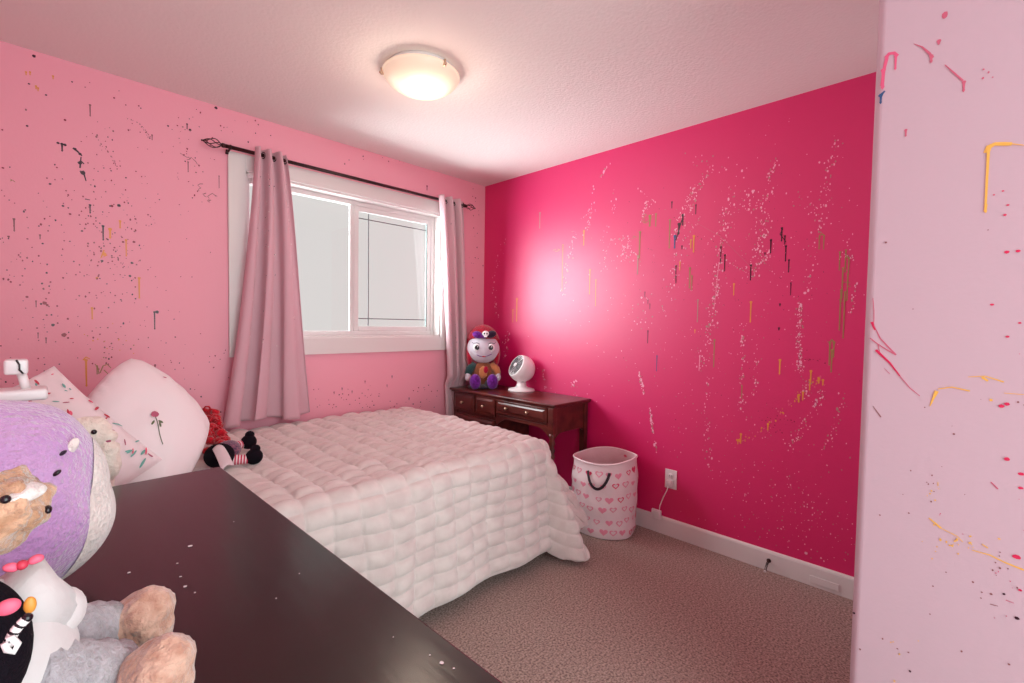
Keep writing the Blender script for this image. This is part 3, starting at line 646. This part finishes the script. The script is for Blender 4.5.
def drawer(y0, y1, z0, z1, knobs, lip=False):
    q = MB(); kbox(q, AX0-.006, AX0+.014, y0, y1, z0, z1, bev=.004)
    q.add([Vector(v)-ko for v in ((AX0-.006, y0+.012, z0+.012), (AX0-.006, y1-.012, z0+.012), (AX0-.006, y1-.012, z1-.012), (AX0-.006, y0+.012, z1-.012),
          (AX0-.014, y0+.03, z0+.028), (AX0-.014, y1-.03, z0+.028), (AX0-.014, y1-.03, z1-.028), (AX0-.014, y0+.03, z1-.028))],
          [(0, 4, 5, 1)[::-1], (1, 5, 6, 2)[::-1], (2, 6, 7, 3)[::-1], (3, 7, 4, 0)[::-1], (4, 7, 6, 5)[::-1]], 'mahog')
    if lip: kbox(q, AX0-.018, AX0-.004, y0, y1, z1-.012, z1, bev=.005, seg=3)
    d_ = q.build('drawer', dk)
    for yy in knobs:
        MB().lathe([(.005, 0), (.004, .01), (.010, .016), (.011, .022), (.007, .027), (.001, .029)], 'brass', 14, TR((AX0-.012-ko.x, yy-ko.y, (z0+z1)/2), (0, -PI/2, 0))).build('knob', d_)
drawer(AY0+.045, YD-.005, .635, .735, [AY0+.045+.75*(YD-AY0-.05), AY0+.045+.33*(YD-AY0-.05)][0:2], True)
drawer(YD+.012, YD+.222, .60, .735, [YD+.117]); drawer(YD+.235, AY1-.02, .60, .735, [(YD+.235+AY1-.02)/2])
for j in range(2): drawer(YD+.012, AY1-.02, .16+j*.215, .36+j*.215, [YD+.12, AY1-.12])
def turned(x, y):
    pr = [(.010, 0), (.014, .01), (.016, .05), (.013, .08), (.02, .10), (.013, .12), (.015, .2), (.019, .33), (.014, .40), (.021, .42), (.014, .44), (.021, .46), (.014, .48), (.022, .505), (.015, .53), (.021, .55), (.021, .57)]
    q = MB().lathe(pr, 'mahog', 16, TR((x-ko.x, y-ko.y, 0))); kbox(q, x-.021, x+.021, y-.021, y+.021, .57, KZ-.028); q.build('leg', dk)
turned(AX0+.012, AY0+.012)
for x, y in ((KX1-.03, AY0+.012), (KX1-.03, AY1-.02), (AX0+.02, AY1-.03)):
    q = MB(); b_ = .6 
    kbox(q, x-.02, x+.02, y-.02, y+.02, 0, KZ-.028); q.build('leg', dk)

# ------------------------------------------------------------------ laundry basket
bk = thing('laundry_basket', 'white fabric laundry basket printed with pink hearts, beside the desk', 'laundry basket', (-.20, -1.375, 0))
RX, RY, BH = .172, .195, .455
def bas(inn):
    def f(a, b):
        th = 2*PI*a; k = 1+.06*math.sin(PI*b)*1+.03*(b) ; k -= inn
        z = BH*b*1.0
        zz = z + b*(.018*math.sin(th*1+2.6)+.006*math.sin(3*th))
        wob = .006*noise.noise(Vector((math.cos(th)*2, math.sin(th)*2, b*4)))+.003*math.sin(b*PI*6)
        return Vector(((RX*k+wob)*math.cos(th), (RY*k+wob)*math.sin(th), max(zz, .004)))
    return f
q = MB(); flat('basket_white', 240, 220, 222, .7, bump=.2, bscale=40); q.sheet(bas(0), 64, 26, 'basket_white'); qb = q
flat('basket_lining', 232, 196, 200, .8, bump=.2, bscale=40)
q = MB(); q.sheet(bas(.035), 64, 26, 'basket_lining', flip=True); q.add([bas(.035)(i/32, 0)+Vector((0, 0, .004)) for i in range(32)], [tuple(range(32))], 'basket_lining')
for i in range(26):
    f = bas(.045); a, b = random.Random(i).random(), random.Random(i+50).uniform(.2, .95)
    c = [f(a+.012*math.cos(k*PI/3), b+.02*math.sin(k*PI/3)) for k in range(6)]; q.add(c, [tuple(range(6))], 'print_pink')
q.build('lining', bk)
q = MB(); q.tube([bas(0)(i/48, 1)+Vector((0, 0, 0)) for i in range(48)], .006, 'basket_white', 8, closed=True); q.build('rim', bk)
flat('heart_pink', 226, 70, 110); flat('heart_pale', 238, 150, 172)
q = qb; f = bas(0); rd = random.Random(31)
def heart(a, b, s, col, outline):
    pts = []
    for i in range(18):
        t = 2*PI*i/18; x = 16*math.sin(t)**3; y = 13*math.cos(t)-5*math.cos(2*t)-2*math.cos(3*t)-math.cos(4*t)
        pts.append((x/17*s, y/17*s))
    def P3(x, y, n): 
        aa = a+x/(2*PI*.175); bb = b+y/BH; p = f(aa, bb); nn = Vector((p.x, p.y, 0)).normalized(); return p+nn*n
    if outline:
        o_ = [P3(x, y, .0018) for x, y in pts]; i_ = [P3(x*.62, y*.62, .0018) for x, y in pts]
        q.add(o_+i_, [(k, (k+1) % 18, 18+(k+1) % 18, 18+k)[::-1] for k in range(18)], col)
    else: q.add([P3(x, y, .0018) for x, y in pts]+[P3(0, 0, .003)], [(k, (k+1) % 18, 18)[::-1] for k in range(18)], col)
for r_ in range(6):
    for c_ in range(19):
        heart((c_+.5*(r_ % 2)+rd.uniform(-.15, .15))/19, .09+r_*.155+rd.uniform(-.02, .02), rd.uniform(.017, .024), rd.choice(['heart_pink', 'heart_pale', 'heart_pale']), rd.random() < .62)
q.build('fabric_body', bk)
q = MB(); flat('strap_black', 40, 22, 34, .7)
ha = math.radians(-160)/(2*PI)
def hp(t):
    a = ha+(t-.5)*.105; p = bas(0)(a, .90-.20*math.sin(PI*t)**.8); n_ = Vector((p.x, p.y, 0)).normalized(); return p+n_*(.006+.02*math.sin(PI*t)), n_
pts = [hp(i/14) for i in range(15)]
vs = []; fs = []
for i, (p, n_) in enumerate(pts):
    tt = i/14; w_ = Vector((0, 0, .010)) if .25 < tt < .75 else (Vector((0, 0, .006))+ (pts[min(i+1, 14)][0]-pts[max(0, i-1)][0]).normalized().cross(n_)*0)
    tang = (pts[min(i+1, 14)][0]-pts[max(i-1, 0)][0]).normalized(); side = tang.cross(n_).normalized()*.008
    vs += [p-side, p+side, p+side+n_*.003, p-side+n_*.003]
for i in range(14):
    a = i*4
    for k in range(4): fs.append((a+k, a+(k+1) % 4, a+4+(k+1) % 4, a+4+k))
fs += [(0, 1, 2, 3), (56, 57, 58, 59)]
q.add(vs, fs, 'strap_black'); q.build('handle', bk)

# ------------------------------------------------------------------ globe fan
fn = thing('desk_fan', 'small white globe fan with a grey grille on the wooden desk', 'fan', (-.10, -.555, KZ)); fn.scale = (1.2,)*3
q = MB(); q.lathe([(.084, 0), (.086, .004), (.082, .012), (.045, .02), (.032, .03), (.028, .06), (.03, .075), (.0005, .078)], 'plastic', 36); q.build('base', fn)
q = MB(); flat('fan_grey', 96, 92, 96, .4); flat('fan_dark', 48, 46, 50, .5)
FD = Vector((-.95, .30, .58)).normalized(); FT = frame((0, 0, .140), (0, 0, 1), FD); Rf = .086
prof = [(.0005, -Rf)] + [(Rf*math.sin(a), -Rf*math.cos(a)) for a in [PI*k/18 for k in range(1, 13)]]
last = prof[-1]; prof += [(last[0]-.004, last[1]+.006), (last[0]-.010, last[1]+.002)]
q.lathe(prof, 'plastic', 36, FT); q.build('housing', fn)
q = MB(); zz = last[1]
for i in range(7): rr_ = .008+i*.0098; q.tube([(rr_*math.cos(k*PI/14), rr_*math.sin(k*PI/14), zz+.012-.14*rr_) for k in range(28)], .0022, 'fan_grey', 6, FT, closed=True)
for k in range(10): a = k*PI/5; q.tube([(.006*math.cos(a), .006*math.sin(a), zz+.011), (.068*math.cos(a+.5), .068*math.sin(a+.5), zz+.001)], .0016, 'fan_grey', 6, FT)
q.lathe([(.014, zz+.004), (.014, zz+.014), (.0005, zz+.016)], 'plastic', 16, FT); q.build('grille', fn)
q = MB(); 
for k in range(5):
    a0 = k*2*PI/5; q.sheet(lambda a, b: Vector(((.012+.05*b)*math.cos(a0+a*.9), (.012+.05*b)*math.sin(a0+a*.9), zz-.012-.012*a)), 6, 4, 'fan_grey', FT)
q.lathe([(.066, zz-.03), (.0005, zz-.032)], 'fan_dark', 24, FT); q.build('blades', fn)
q = MB()
for k in range(4): z0 = -.030-.008*k; rr_ = math.sqrt(Rf**2-z0**2)+.0006; q.tube([(rr_*math.cos(t), rr_*math.sin(t), z0) for t in [PI*.65+j*.09 for j in range(18)]], .0018, 'fan_grey', 6, FT)
q.build('rear_vents', fn)

# ------------------------------------------------------------------ plush doll on the desk
def F(name, c, c2=None, **k):
    M[name] = mat(name, rgb(*c), .9, rgb(*c2) if c2 else None, k.get('scale', 60), bump=k.get('bump', .5), bscale=k.get('bscale', 220), spec=.1, sheen=k.get('sheen', .4)); return name
F('doll_skin', (214, 206, 216)); F('doll_red', (186, 16, 54), (150, 8, 40)); F('doll_purple', (126, 40, 160), (86, 16, 112)); F('doll_green', (36, 74, 74)); F('doll_brown', (140, 78, 48)); F('doll_dark', (48, 30, 52)); F('doll_orange', (204, 130, 84))
flat('eye_white', 246, 244, 244, .3); flat('eye_black', 24, 14, 22, .2)
dl = thing('plush_doll', 'seated plush doll with red hair and a purple skull bow on the desk corner', 'doll', (-.212, -.235, KZ), math.atan2(CX+.235, -(CY+.29))*0)
dl.rotation_euler = (0, 0, math.radians(-38)); DS = .99
dl.scale = (DS, DS, DS)
# local: faces -Y
q = MB(); q.ball((0, 0, .115), (.085, .07, .105), 'doll_brown', 3, .004); q.build('torso', dl)
q = MB(); q.ball((0, -.005, .315), (.13, .105, .118), 'doll_skin', 4, .002); hd = q.build('head', dl)
q = MB(); q.ball((0, .02, .36), (.134, .115, .146), 'doll_red', 4, .006, fn=lambda p, n: Vector((p.x, p.y if p.y > -.02 or p.z > .035+.5*abs(p.x)*.0 else p.y*.25, p.z)))
q.ball((-.106, .015, .27), (.033, .06, .10), 'doll_red', 3, .004); q.ball((.106, .015, .27), (.033, .06, .10), 'doll_red', 3, .004); q.build('hair', hd)
q = MB(); q.ball((-.05, -.098, .425), (.042, .018, .028), 'doll_purple', 3, rot=(0, .3, 0)); q.ball((.055, -.098, .43), (.042, .018, .028), 'doll_dark', 3, rot=(0, -.3, 0)); q.ball((0, -.1, .415), (.02, .016, .02), 'doll_purple', 2); q.build('bow', hd)
q = MB(); q.ball((.01, -.125, .436), (.026, .008, .022), 'eye_white', 3); q.box(-.003, .023, -.131, -.119, .407, .424, 'eye_white', .003)
for x in (.0, .02): q.ball((x, -.133, .436), (.006, .003, .007), 'eye_black', 2)
q.build('skull_emblem', hd, label='white skull emblem')
for sx in (-1, 1):
    q = MB(); q.ball((sx*.056, -.094, .325), (.030, .012, .032), 'eye_white', 3); q.ball((sx*.054, -.1055, .326), (.018, .005, .019), 'eye_black', 3); q.ball((sx*.054+.006, -.111, .333), .004, 'eye_white', 2)
    q.tube([(sx*.03, -.098, .352), (sx*.056, -.1, .363), (sx*.082, -.088, .358), (sx*.093, -.082, .366)], .0018, 'eye_black', 6); q.build('eye', hd)
q = MB(); q.tube([(-.055, -.098, .268), (-.03, -.107, .258), (0, -.11, .256), (.03, -.107, .262), (.062, -.093, .275)], .0025, 'doll_purple', 6); q.ball((0, -.11, .257), (.016, .004, .005), 'doll_red', 2); q.ball((0, -.112, .290), (.006, .004, .005), 'doll_skin', 2); q.build('mouth', hd)
for sx in (-1, 1):
    q = MB(); q.tube([(sx*.065, 0, .185), (sx*.105, -.02, .15), (sx*.118, -.035, .11)], [.03, .032, .028], 'doll_green' if sx < 0 else 'doll_orange', 12); am_ = q.build('arm', dl)
    q = MB(); q.ball((sx*.118, -.045, .09), (.024, .026, .034), 'doll_skin', 3); q.build('hand', am_)
    q = MB(); q.tube([(sx*.05, -.03, .045), (sx*.06, -.085, .04), (sx*.066, -.12, .04)], [.038, .036, .034], 'doll_orange' if sx < 0 else 'doll_dark', 12); lg_ = q.build('leg', dl)
    q = MB(); q.ball((sx*.067, -.135, .062), (.044, .030, .060), 'doll_purple', 3, .003); q.build('boot', lg_)
q = MB(); q.lathe([(.05, .03), (.112, .015), (.12, .006), (.06, .001)], 'doll_dark', 24); q.ball((0, -.065, .13), (.035, .01, .05), 'doll_orange', 2); q.ball((.02, -.072, .15), (.02, .008, .03), 'doll_red', 2); q.build('skirt', dl)

# ------------------------------------------------------------------ outlet, plug, cord, door stop
ol = thing('wall_outlet', 'white electrical outlet plate with plug on the magenta wall', 'outlet', (0, -1.722, .347))
q = MB(); q.box(-.006, 0, -.037, .037, -.058, .058, 'plastic', .002); q.build('cover_plate', ol)
q = MB()
for z in (.02, -.02): q.lathe([(.016, 0), (.016, .002), (.0005, .0022)], 'plastic', 18, TR((-.0055, 0, z), (0, -PI/2, 0)))
for dy in (-.006, .006): q.box(-.0085, -.006, dy-.0012, dy+.0012, .017, .026, 'eye_black')
q.build('sockets', ol)
pc = new_obj('power_cord', None, None, 'white plug and cord running from the outlet down behind the basket', 'power cord'); pc.location = (0, -1.70, .33)
q = MB(); q.box(-.034, -.008, -.037, -.003, -.022, .012, 'plastic', .004, 3); q.build('plug', pc)
q = MB(); q.tube([(-.03, -.02, -.018), (-.035, -.012, -.05), (-.03, .012, -.10), (-.024, .035, -.16), (-.02, .04, -.215), (-.022, .045, -.225)], .003, 'plastic', 8); q.build('cord', pc)
jb = MB(); jb.box(-.033, -.0155, -.03, .03, -.028, .028, 'plastic', .003, 3); jb.box(-.035, -.033, -.02, .02, -.018, .018, 'white', .0008)
jb = jb.build('junction_box', label='small white jack box on the baseboard, below the outlet cord', cat='junction box'); jb.location = (0, -1.645, .115)
ds = thing('door_stop', 'small dark spring door stop on the white baseboard of the magenta wall', 'door stop', (-.015, -2.275, .055))
q = MB(); q.lathe([(.011, 0), (.011, .003), (.006, .006)], 'bronze', 14, TR((0, 0, 0), (0, -PI/2, 0))); q.build('base', ds)
q = MB(); q.tube([(-.004-.055*i/90, .005*math.cos(i*.9), .005*math.sin(i*.9)-.000004*i*i) for i in range(91)], .0012, 'bronze', 5); q.build('spring', ds)
q = MB(); q.ball((-.062, 0, -.034), (.007, .006, .006), 'plastic', 2); q.build('tip', ds)
q = MB(); q.box(-.0205, -.0155, -.06, .06, -.018, .018, 'white', .002); q = q.build('cover_plate', label='white blank plate on the baseboard beside the closet corner', cat='cover plate'); q.location = (0, -2.52, .035)

# ------------------------------------------------------------------ rag doll on the bed
F('yarn_red', (214, 14, 40), (160, 4, 24), bump=1, bscale=90); F('black_felt', (22, 16, 24), sheen=0); flat('sock_white', 240, 214, 218, .8); flat('sock_red', 206, 50, 84, .8); F('doll_cloth', (72, 52, 84), (150, 90, 110), scale=140); F('apron_cloth', (226, 204, 208))
BT = CZT+.03
rg = thing('rag_doll', 'rag doll with red yarn hair and striped socks lying on the comforter behind the pillow', 'doll', (-2.10, -.56, BT))
def rp(px, py, z): return at(px, py, 2, BT+z)-Vector(rg.location)
q = MB(); q.ball(rp(207, 440, .05)+Vector((-.10, 0, .02)), (.075, .07, .08), 'doll_skin', 3); hd = q.build('head', rg)
q = MB(); rd = random.Random(2)
for i in range(46):
    t = rd.random(); c = rp(210+13*t**1.2, 409+36*t, .15-.09*t) + Vector((rd.uniform(-.055, .02), rd.uniform(-.03, .04), rd.uniform(-.03, .015)))
    q.ball(c, rd.uniform(.016, .026), 'yarn_red', 2, .006, 60, seed=i)
for i in range(26):
    t = rd.random(); c = rp(206+14*t, 411+32*t, .15-.09*t)+Vector((rd.uniform(-.03, .02), -.02, rd.uniform(-.01, .02)))
    q.tube([c+Vector((.014*math.cos(k), .010*math.sin(k*.7), .014*math.sin(k))) for k in range(7)], .0045, 'yarn_red', 6)
q.build('yarn_hair', hd)
q = MB(); q.ball(rp(219, 456, .055), (.055, .06, .05), 'black_felt', 3, .004); q.ball(rp(228, 450, .05), (.05, .05, .04), 'doll_cloth', 3, .004); q.build('torso', rg)
q = MB(); A_ = [rp(213, 450, .09), rp(223, 447, .095), rp(222, 471, .04), rp(233, 466, .045)]
q.sheet(lambda a, b: A_[0].lerp(A_[1], a).lerp(A_[2].lerp(A_[3], a), b)+Vector((0, 0, .012*math.sin(PI*a)+.006*math.sin(PI*b))), 12, 12, 'apron_cloth'); ap = q.build('apron', rg); mo = ap.modifiers.new('t', 'SOLIDIFY'); mo.thickness = .004
for (x0, y0, x1, y1, z) in ((227, 448, 243, 444, .045), (230, 460, 248, 459, .03)):
    lg = MB(); a = rp(x0, y0, z); b = rp(x1, y1, z-.004); n = 12
    for i in range(n):
        p0 = a.lerp(b, i/n); p1 = a.lerp(b, (i+1)/n); lg.tube([p0, p1], .022-.004*i/n, 'sock_red' if i % 2 else 'sock_white', 14)
    lg = lg.build('leg', rg, label='red and white striped leg')
    q = MB(); q.ball(b+Vector((.022, -.004, .006)), (.034, .030, .034), 'black_felt', 3, .003); q.ball(b+Vector((.028, .0, .038)), (.02, .018, .018), 'black_felt', 3, .003); q.build('shoe', lg)

# ------------------------------------------------------------------ soft toys on the dresser
F('plush_lilac', (204, 160, 206), (186, 136, 192), scale=9, bump=.9, bscale=110, sheen=.8); F('plush_cream', (242, 228, 222), (226, 210, 204), scale=20, bump=.9, bscale=120, sheen=.6); F('plush_tan', (206, 162, 134), (170, 124, 96), scale=70, bump=1, bscale=90, sheen=.5)
F('plush_peach', (214, 174, 154), (188, 140, 120), scale=60, bump=1, bscale=80, sheen=.5); F('knit_grey', (186, 178, 184), (164, 156, 162), scale=60, bump=.8, bscale=160); F('plush_white', (242, 232, 226), bump=.9, bscale=90); F('shirt_white', (210, 200, 200), bump=.2, bscale=60)
M['two_tone'] = None
ps = thing('plush_toy', 'large round lilac plush with a cream belly sitting on the dresser', 'plush toy', (-2.722, -1.975, DZ))
PC = Vector((0, 0, .150)); PR = (.124, .122, .150)
def pear(p, n):
    k = 1+.36*max(0, -n.z)*(1-n.z*n.z)
    return Vector((p.x*k, p.y*k, p.z if n.z > -.75 else p.z))
q = MB(); q.ball(PC, PR, 'plush_lilac', 5, .004, 14, fn=pear); q.build('body', ps)
q = MB(); BD = Vector((.86, -.02, -.30)).normalized()
def belly(a, b):
    t = 2*PI*a; s = b*1.03; x = Vector((0, 1, 0)); y = BD.cross(x).normalized(); x = y.cross(BD)
    d = (BD*math.cos(s*.75)+(x*math.cos(t)*.86+y*math.sin(t)*1.25)*math.sin(s*.75)).normalized()
    k = 1+.36*max(0, -d.z)*(1-d.z*d.z); rr_ = 1.022-.02*b**6
    return PC+Vector((d.x*PR[0]*k, d.y*PR[1]*k, d.z*PR[2]))*rr_
q.sheet(belly, 60, 30, 'plush_cream'); q.build('belly_patch', ps)
def on_ps(px, py, lift=1.02):
    """point of the plush's side in that view direction"""
    d = (FWD+RGT*((px-512)/FPX)-UPV*((py-341.5)/FPX)).normalized(); o = CAM-Vector(ps.location)-PC
    A = sum((d[i]/(PR[i]*lift))**2 for i in range(3)); B = 2*sum(d[i]*o[i]/(PR[i]*lift)**2 for i in range(3)); Cc = sum((o[i]/(PR[i]*lift))**2 for i in range(3))-1
    D_ = B*B-4*A*Cc; return None if D_ < 0 else o+d*((-B-math.sqrt(D_))/(2*A))+PC
for (px, py, r_, mt) in ((63, 453, .0035, 'doll_dark'), (57, 473, .0038, 'eye_black')):
    p = on_ps(px, py)
    if p: q = MB(); q.ball(p, (r_*1.5, r_, r_*.8), mt, 2, rot=(0, -.7, 0)); q.build('eye', ps)
p = on_ps(72, 446)
if p: q = MB(); q.ball(p, (.006, .005, .013), 'plush_cream', 3, .002, 40, rot=(0, .4, 0)); q.build('snout', ps, label='cream tuft on the face')

# teddy bear
tb = thing('teddy_bear', 'tan teddy bear in grey trousers and black vest sitting on the dresser edge', 'teddy bear', (-2.70, -2.34, DZ))
to = Vector(tb.location)
def tp(px, py, y): return at(px, py, 1, y)-to
hc = tp(-9, 512, -2.37)
q = MB(); q.ball(hc, (.036, .036, .036), 'plush_tan', 4, .009, 60); hd = q.build('head', tb)
q = MB(); q.ball(hc+Vector((.020, -.008, -.006)), (.015, .018, .015), 'plush_tan', 4, .003, 60, seed=3); q.ball(hc+Vector((.014, -.012, .016)), (.022, .020, .008), 'plush_cream', 3, .002, 60); q.build('muzzle', hd)
MB().ball(hc+Vector((.035, -.012, -.004)), (.003, .005, .004), 'eye_black', 2).build('nose', hd)
p = hc+Vector((.010, -.034, .018)); MB().ball(p, .0036, 'eye_black', 3).build('eye', hd)
for e in ((-.030, -.028, .020), (-.024, .030, .022)): MB().ball(hc+Vector(e), (.008, .014, .014), 'plush_tan', 3, .003, 60).build('ear', hd)
q = MB(); q.ball((-.02, -.01, .09), (.07, .07, .09), 'shirt_white', 4, .004); q.build('torso', tb)
q = MB(); q.ball(tp(-12, 650, -2.41)+Vector((-.03, 0, 0)), (.055, .045, .07), 'black_felt', 4, .003); q.build('vest', tb)
q = MB(); p = tp(22, 565, -2.43); q.ball(p+Vector((-.007, 0, 0)), (.005, .004, .0035), 'print_pink', 3, .002, 60, rot=(0, .3, 0)); q.ball(p+Vector((.007, .003, 0)), (.005, .004, .0035), 'print_pink', 3, .002, 60, rot=(0, -.3, 0)); q.ball(p, .004, 'print_red', 2); q.build('bow', tb)
q = MB(); q.ball(tp(30, 605, -2.43), (.004, .003, .007), 'paint_orange', 3); q.ball(tp(8, 607, -2.47), (.007, .004, .006), 'print_pink', 3)
for i in range(12): t = i/11; q.ball(tp(27-18*t-3*math.sin(3*t), 618+26*t, -2.47), .0036, 'plastic' if i % 3 else 'eye_black', 2)
q.tube([tp(x, y, -2.475) for x, y in ((6, 640), (12, 638), (18, 644), (14, 652), (7, 650), (4, 643))], .0022, 'plastic', 6); q.build('charm_necklace', tb)
q = MB(); q.tube([tp(0, 590, -2.36), tp(26, 607, -2.36), tp(52, 615, -2.35)], [.034, .029, .024], 'shirt_white', 14); q.ball(tp(56, 614, -2.35), (.022, .022, .024), 'shirt_white', 3, .003); q.build('arm', tb)
for (a, b, f_, rx) in ((tp(20, 648, -2.30), tp(104, 633, -2.26), at(141, 626, 2, DZ+.046)-to, 0), (tp(10, 690, -2.38), tp(112, 676, -2.34), at(156, 682, 2, DZ+.046)-to, 1)):
    a.z = max(a.z, .043); b.z = max(b.z, .034); f_.z = max(f_.z, .047)
    q = MB(); pts = [a.lerp(b, i/10) for i in range(11)]; q.tube(pts, [.040-.008*i/10+.0025*math.sin(i*2.6) for i in range(11)], 'knit_grey', 18); lg = q.build('leg', tb)
    q = MB(); q.ball(f_, (.031, .036, .045), 'plush_peach', 4, .005, 42, rot=(.1, .35, .5)); q.build('foot', lg)

F('plush_lamb', (250, 238, 224), (240, 224, 210), scale=30, bump=.7, bscale=110)
# plush lamb on the bed behind the dresser
lb = thing('plush_lamb', 'cream plush lamb with black eye resting against the printed pillow', 'plush toy', (-2.585, -1.30, .66))
lo = Vector(lb.location)
def lp(px, py, y=-1.28): return at(px, py, 1, y)-lo
hc = lp(90, 433)
q = MB(); q.ball(lp(92, 468, -1.26)+Vector((0, 0, -.055)), (.052, .05, .12), 'plush_lamb', 4, .010, 26); q.ball(lp(108, 460, -1.30), (.030, .028, .058), 'plush_lamb', 3, .006, 40); q.build('body', lb)
q = MB(); q.ball(hc, (.050, .042, .045), 'plush_lamb', 4, .005, 30); q.ball(hc+Vector((.030, -.012, -.012)), (.028, .024, .020), 'plush_lamb', 3, .002, 40); hd = q.build('head', lb)
p = lp(94, 432, -1.322); MB().ball(p, .0065, 'eye_black', 3).build('eye', hd)
MB().ball(lp(108, 441, -1.31), (.007, .006, .005), 'petal', 2).build('nose', hd)
MB().ball(lp(73, 428, -1.29), (.014, .016, .028), 'plush_lamb', 3, .003, 40, rot=(0, .6, 0)).build('ear', hd)

# white stand behind the lilac plush
st = thing('tabletop_stand', 'white plastic stand with a short post and black cord behind the lilac plush', 'stand', (-2.70, -1.60, DZ))
so_ = Vector(st.location)
F('lilac_box', (120, 70, 160), bump=.1)
q = MB(); q.box(-.06, .035, -.03, .035, 0, .225, 'lilac_box', .008, 3); q.build('body', st)
tz = at(25, 397, 1, -1.60).z-DZ-.004
q = MB(); q.box(at(0, 0, 1, -1.6).x*0-.075, at(48, 396, 1, -1.60).x-so_.x, -.04, .04, tz, tz+.022, 'plastic', .006, 3); q.build('tray', st)
q = MB(); x = at(24, 388, 1, -1.6).x-so_.x; q.tube([(x+.003, 0, tz+.02), (x-.004, 0, tz+.058)], .0075, 'plastic', 12); q.build('post', st)
x = at(17, 371, 1, -1.6).x-so_.x; q = MB(); q.box(x-.018, x+.016, -.02, .02, tz+.052, tz+.082, 'plastic', .005, 3); q.build('clip_head', st)
q = MB(); q.tube([(x, -.0215, tz+.082), (x+.004, -.023, tz+.072), (x+.004, -.023, tz+.062), (x+.009, -.022, tz+.054)], .0016, 'eye_black', 6); q.build('black_cord', st, label='thin black cord')
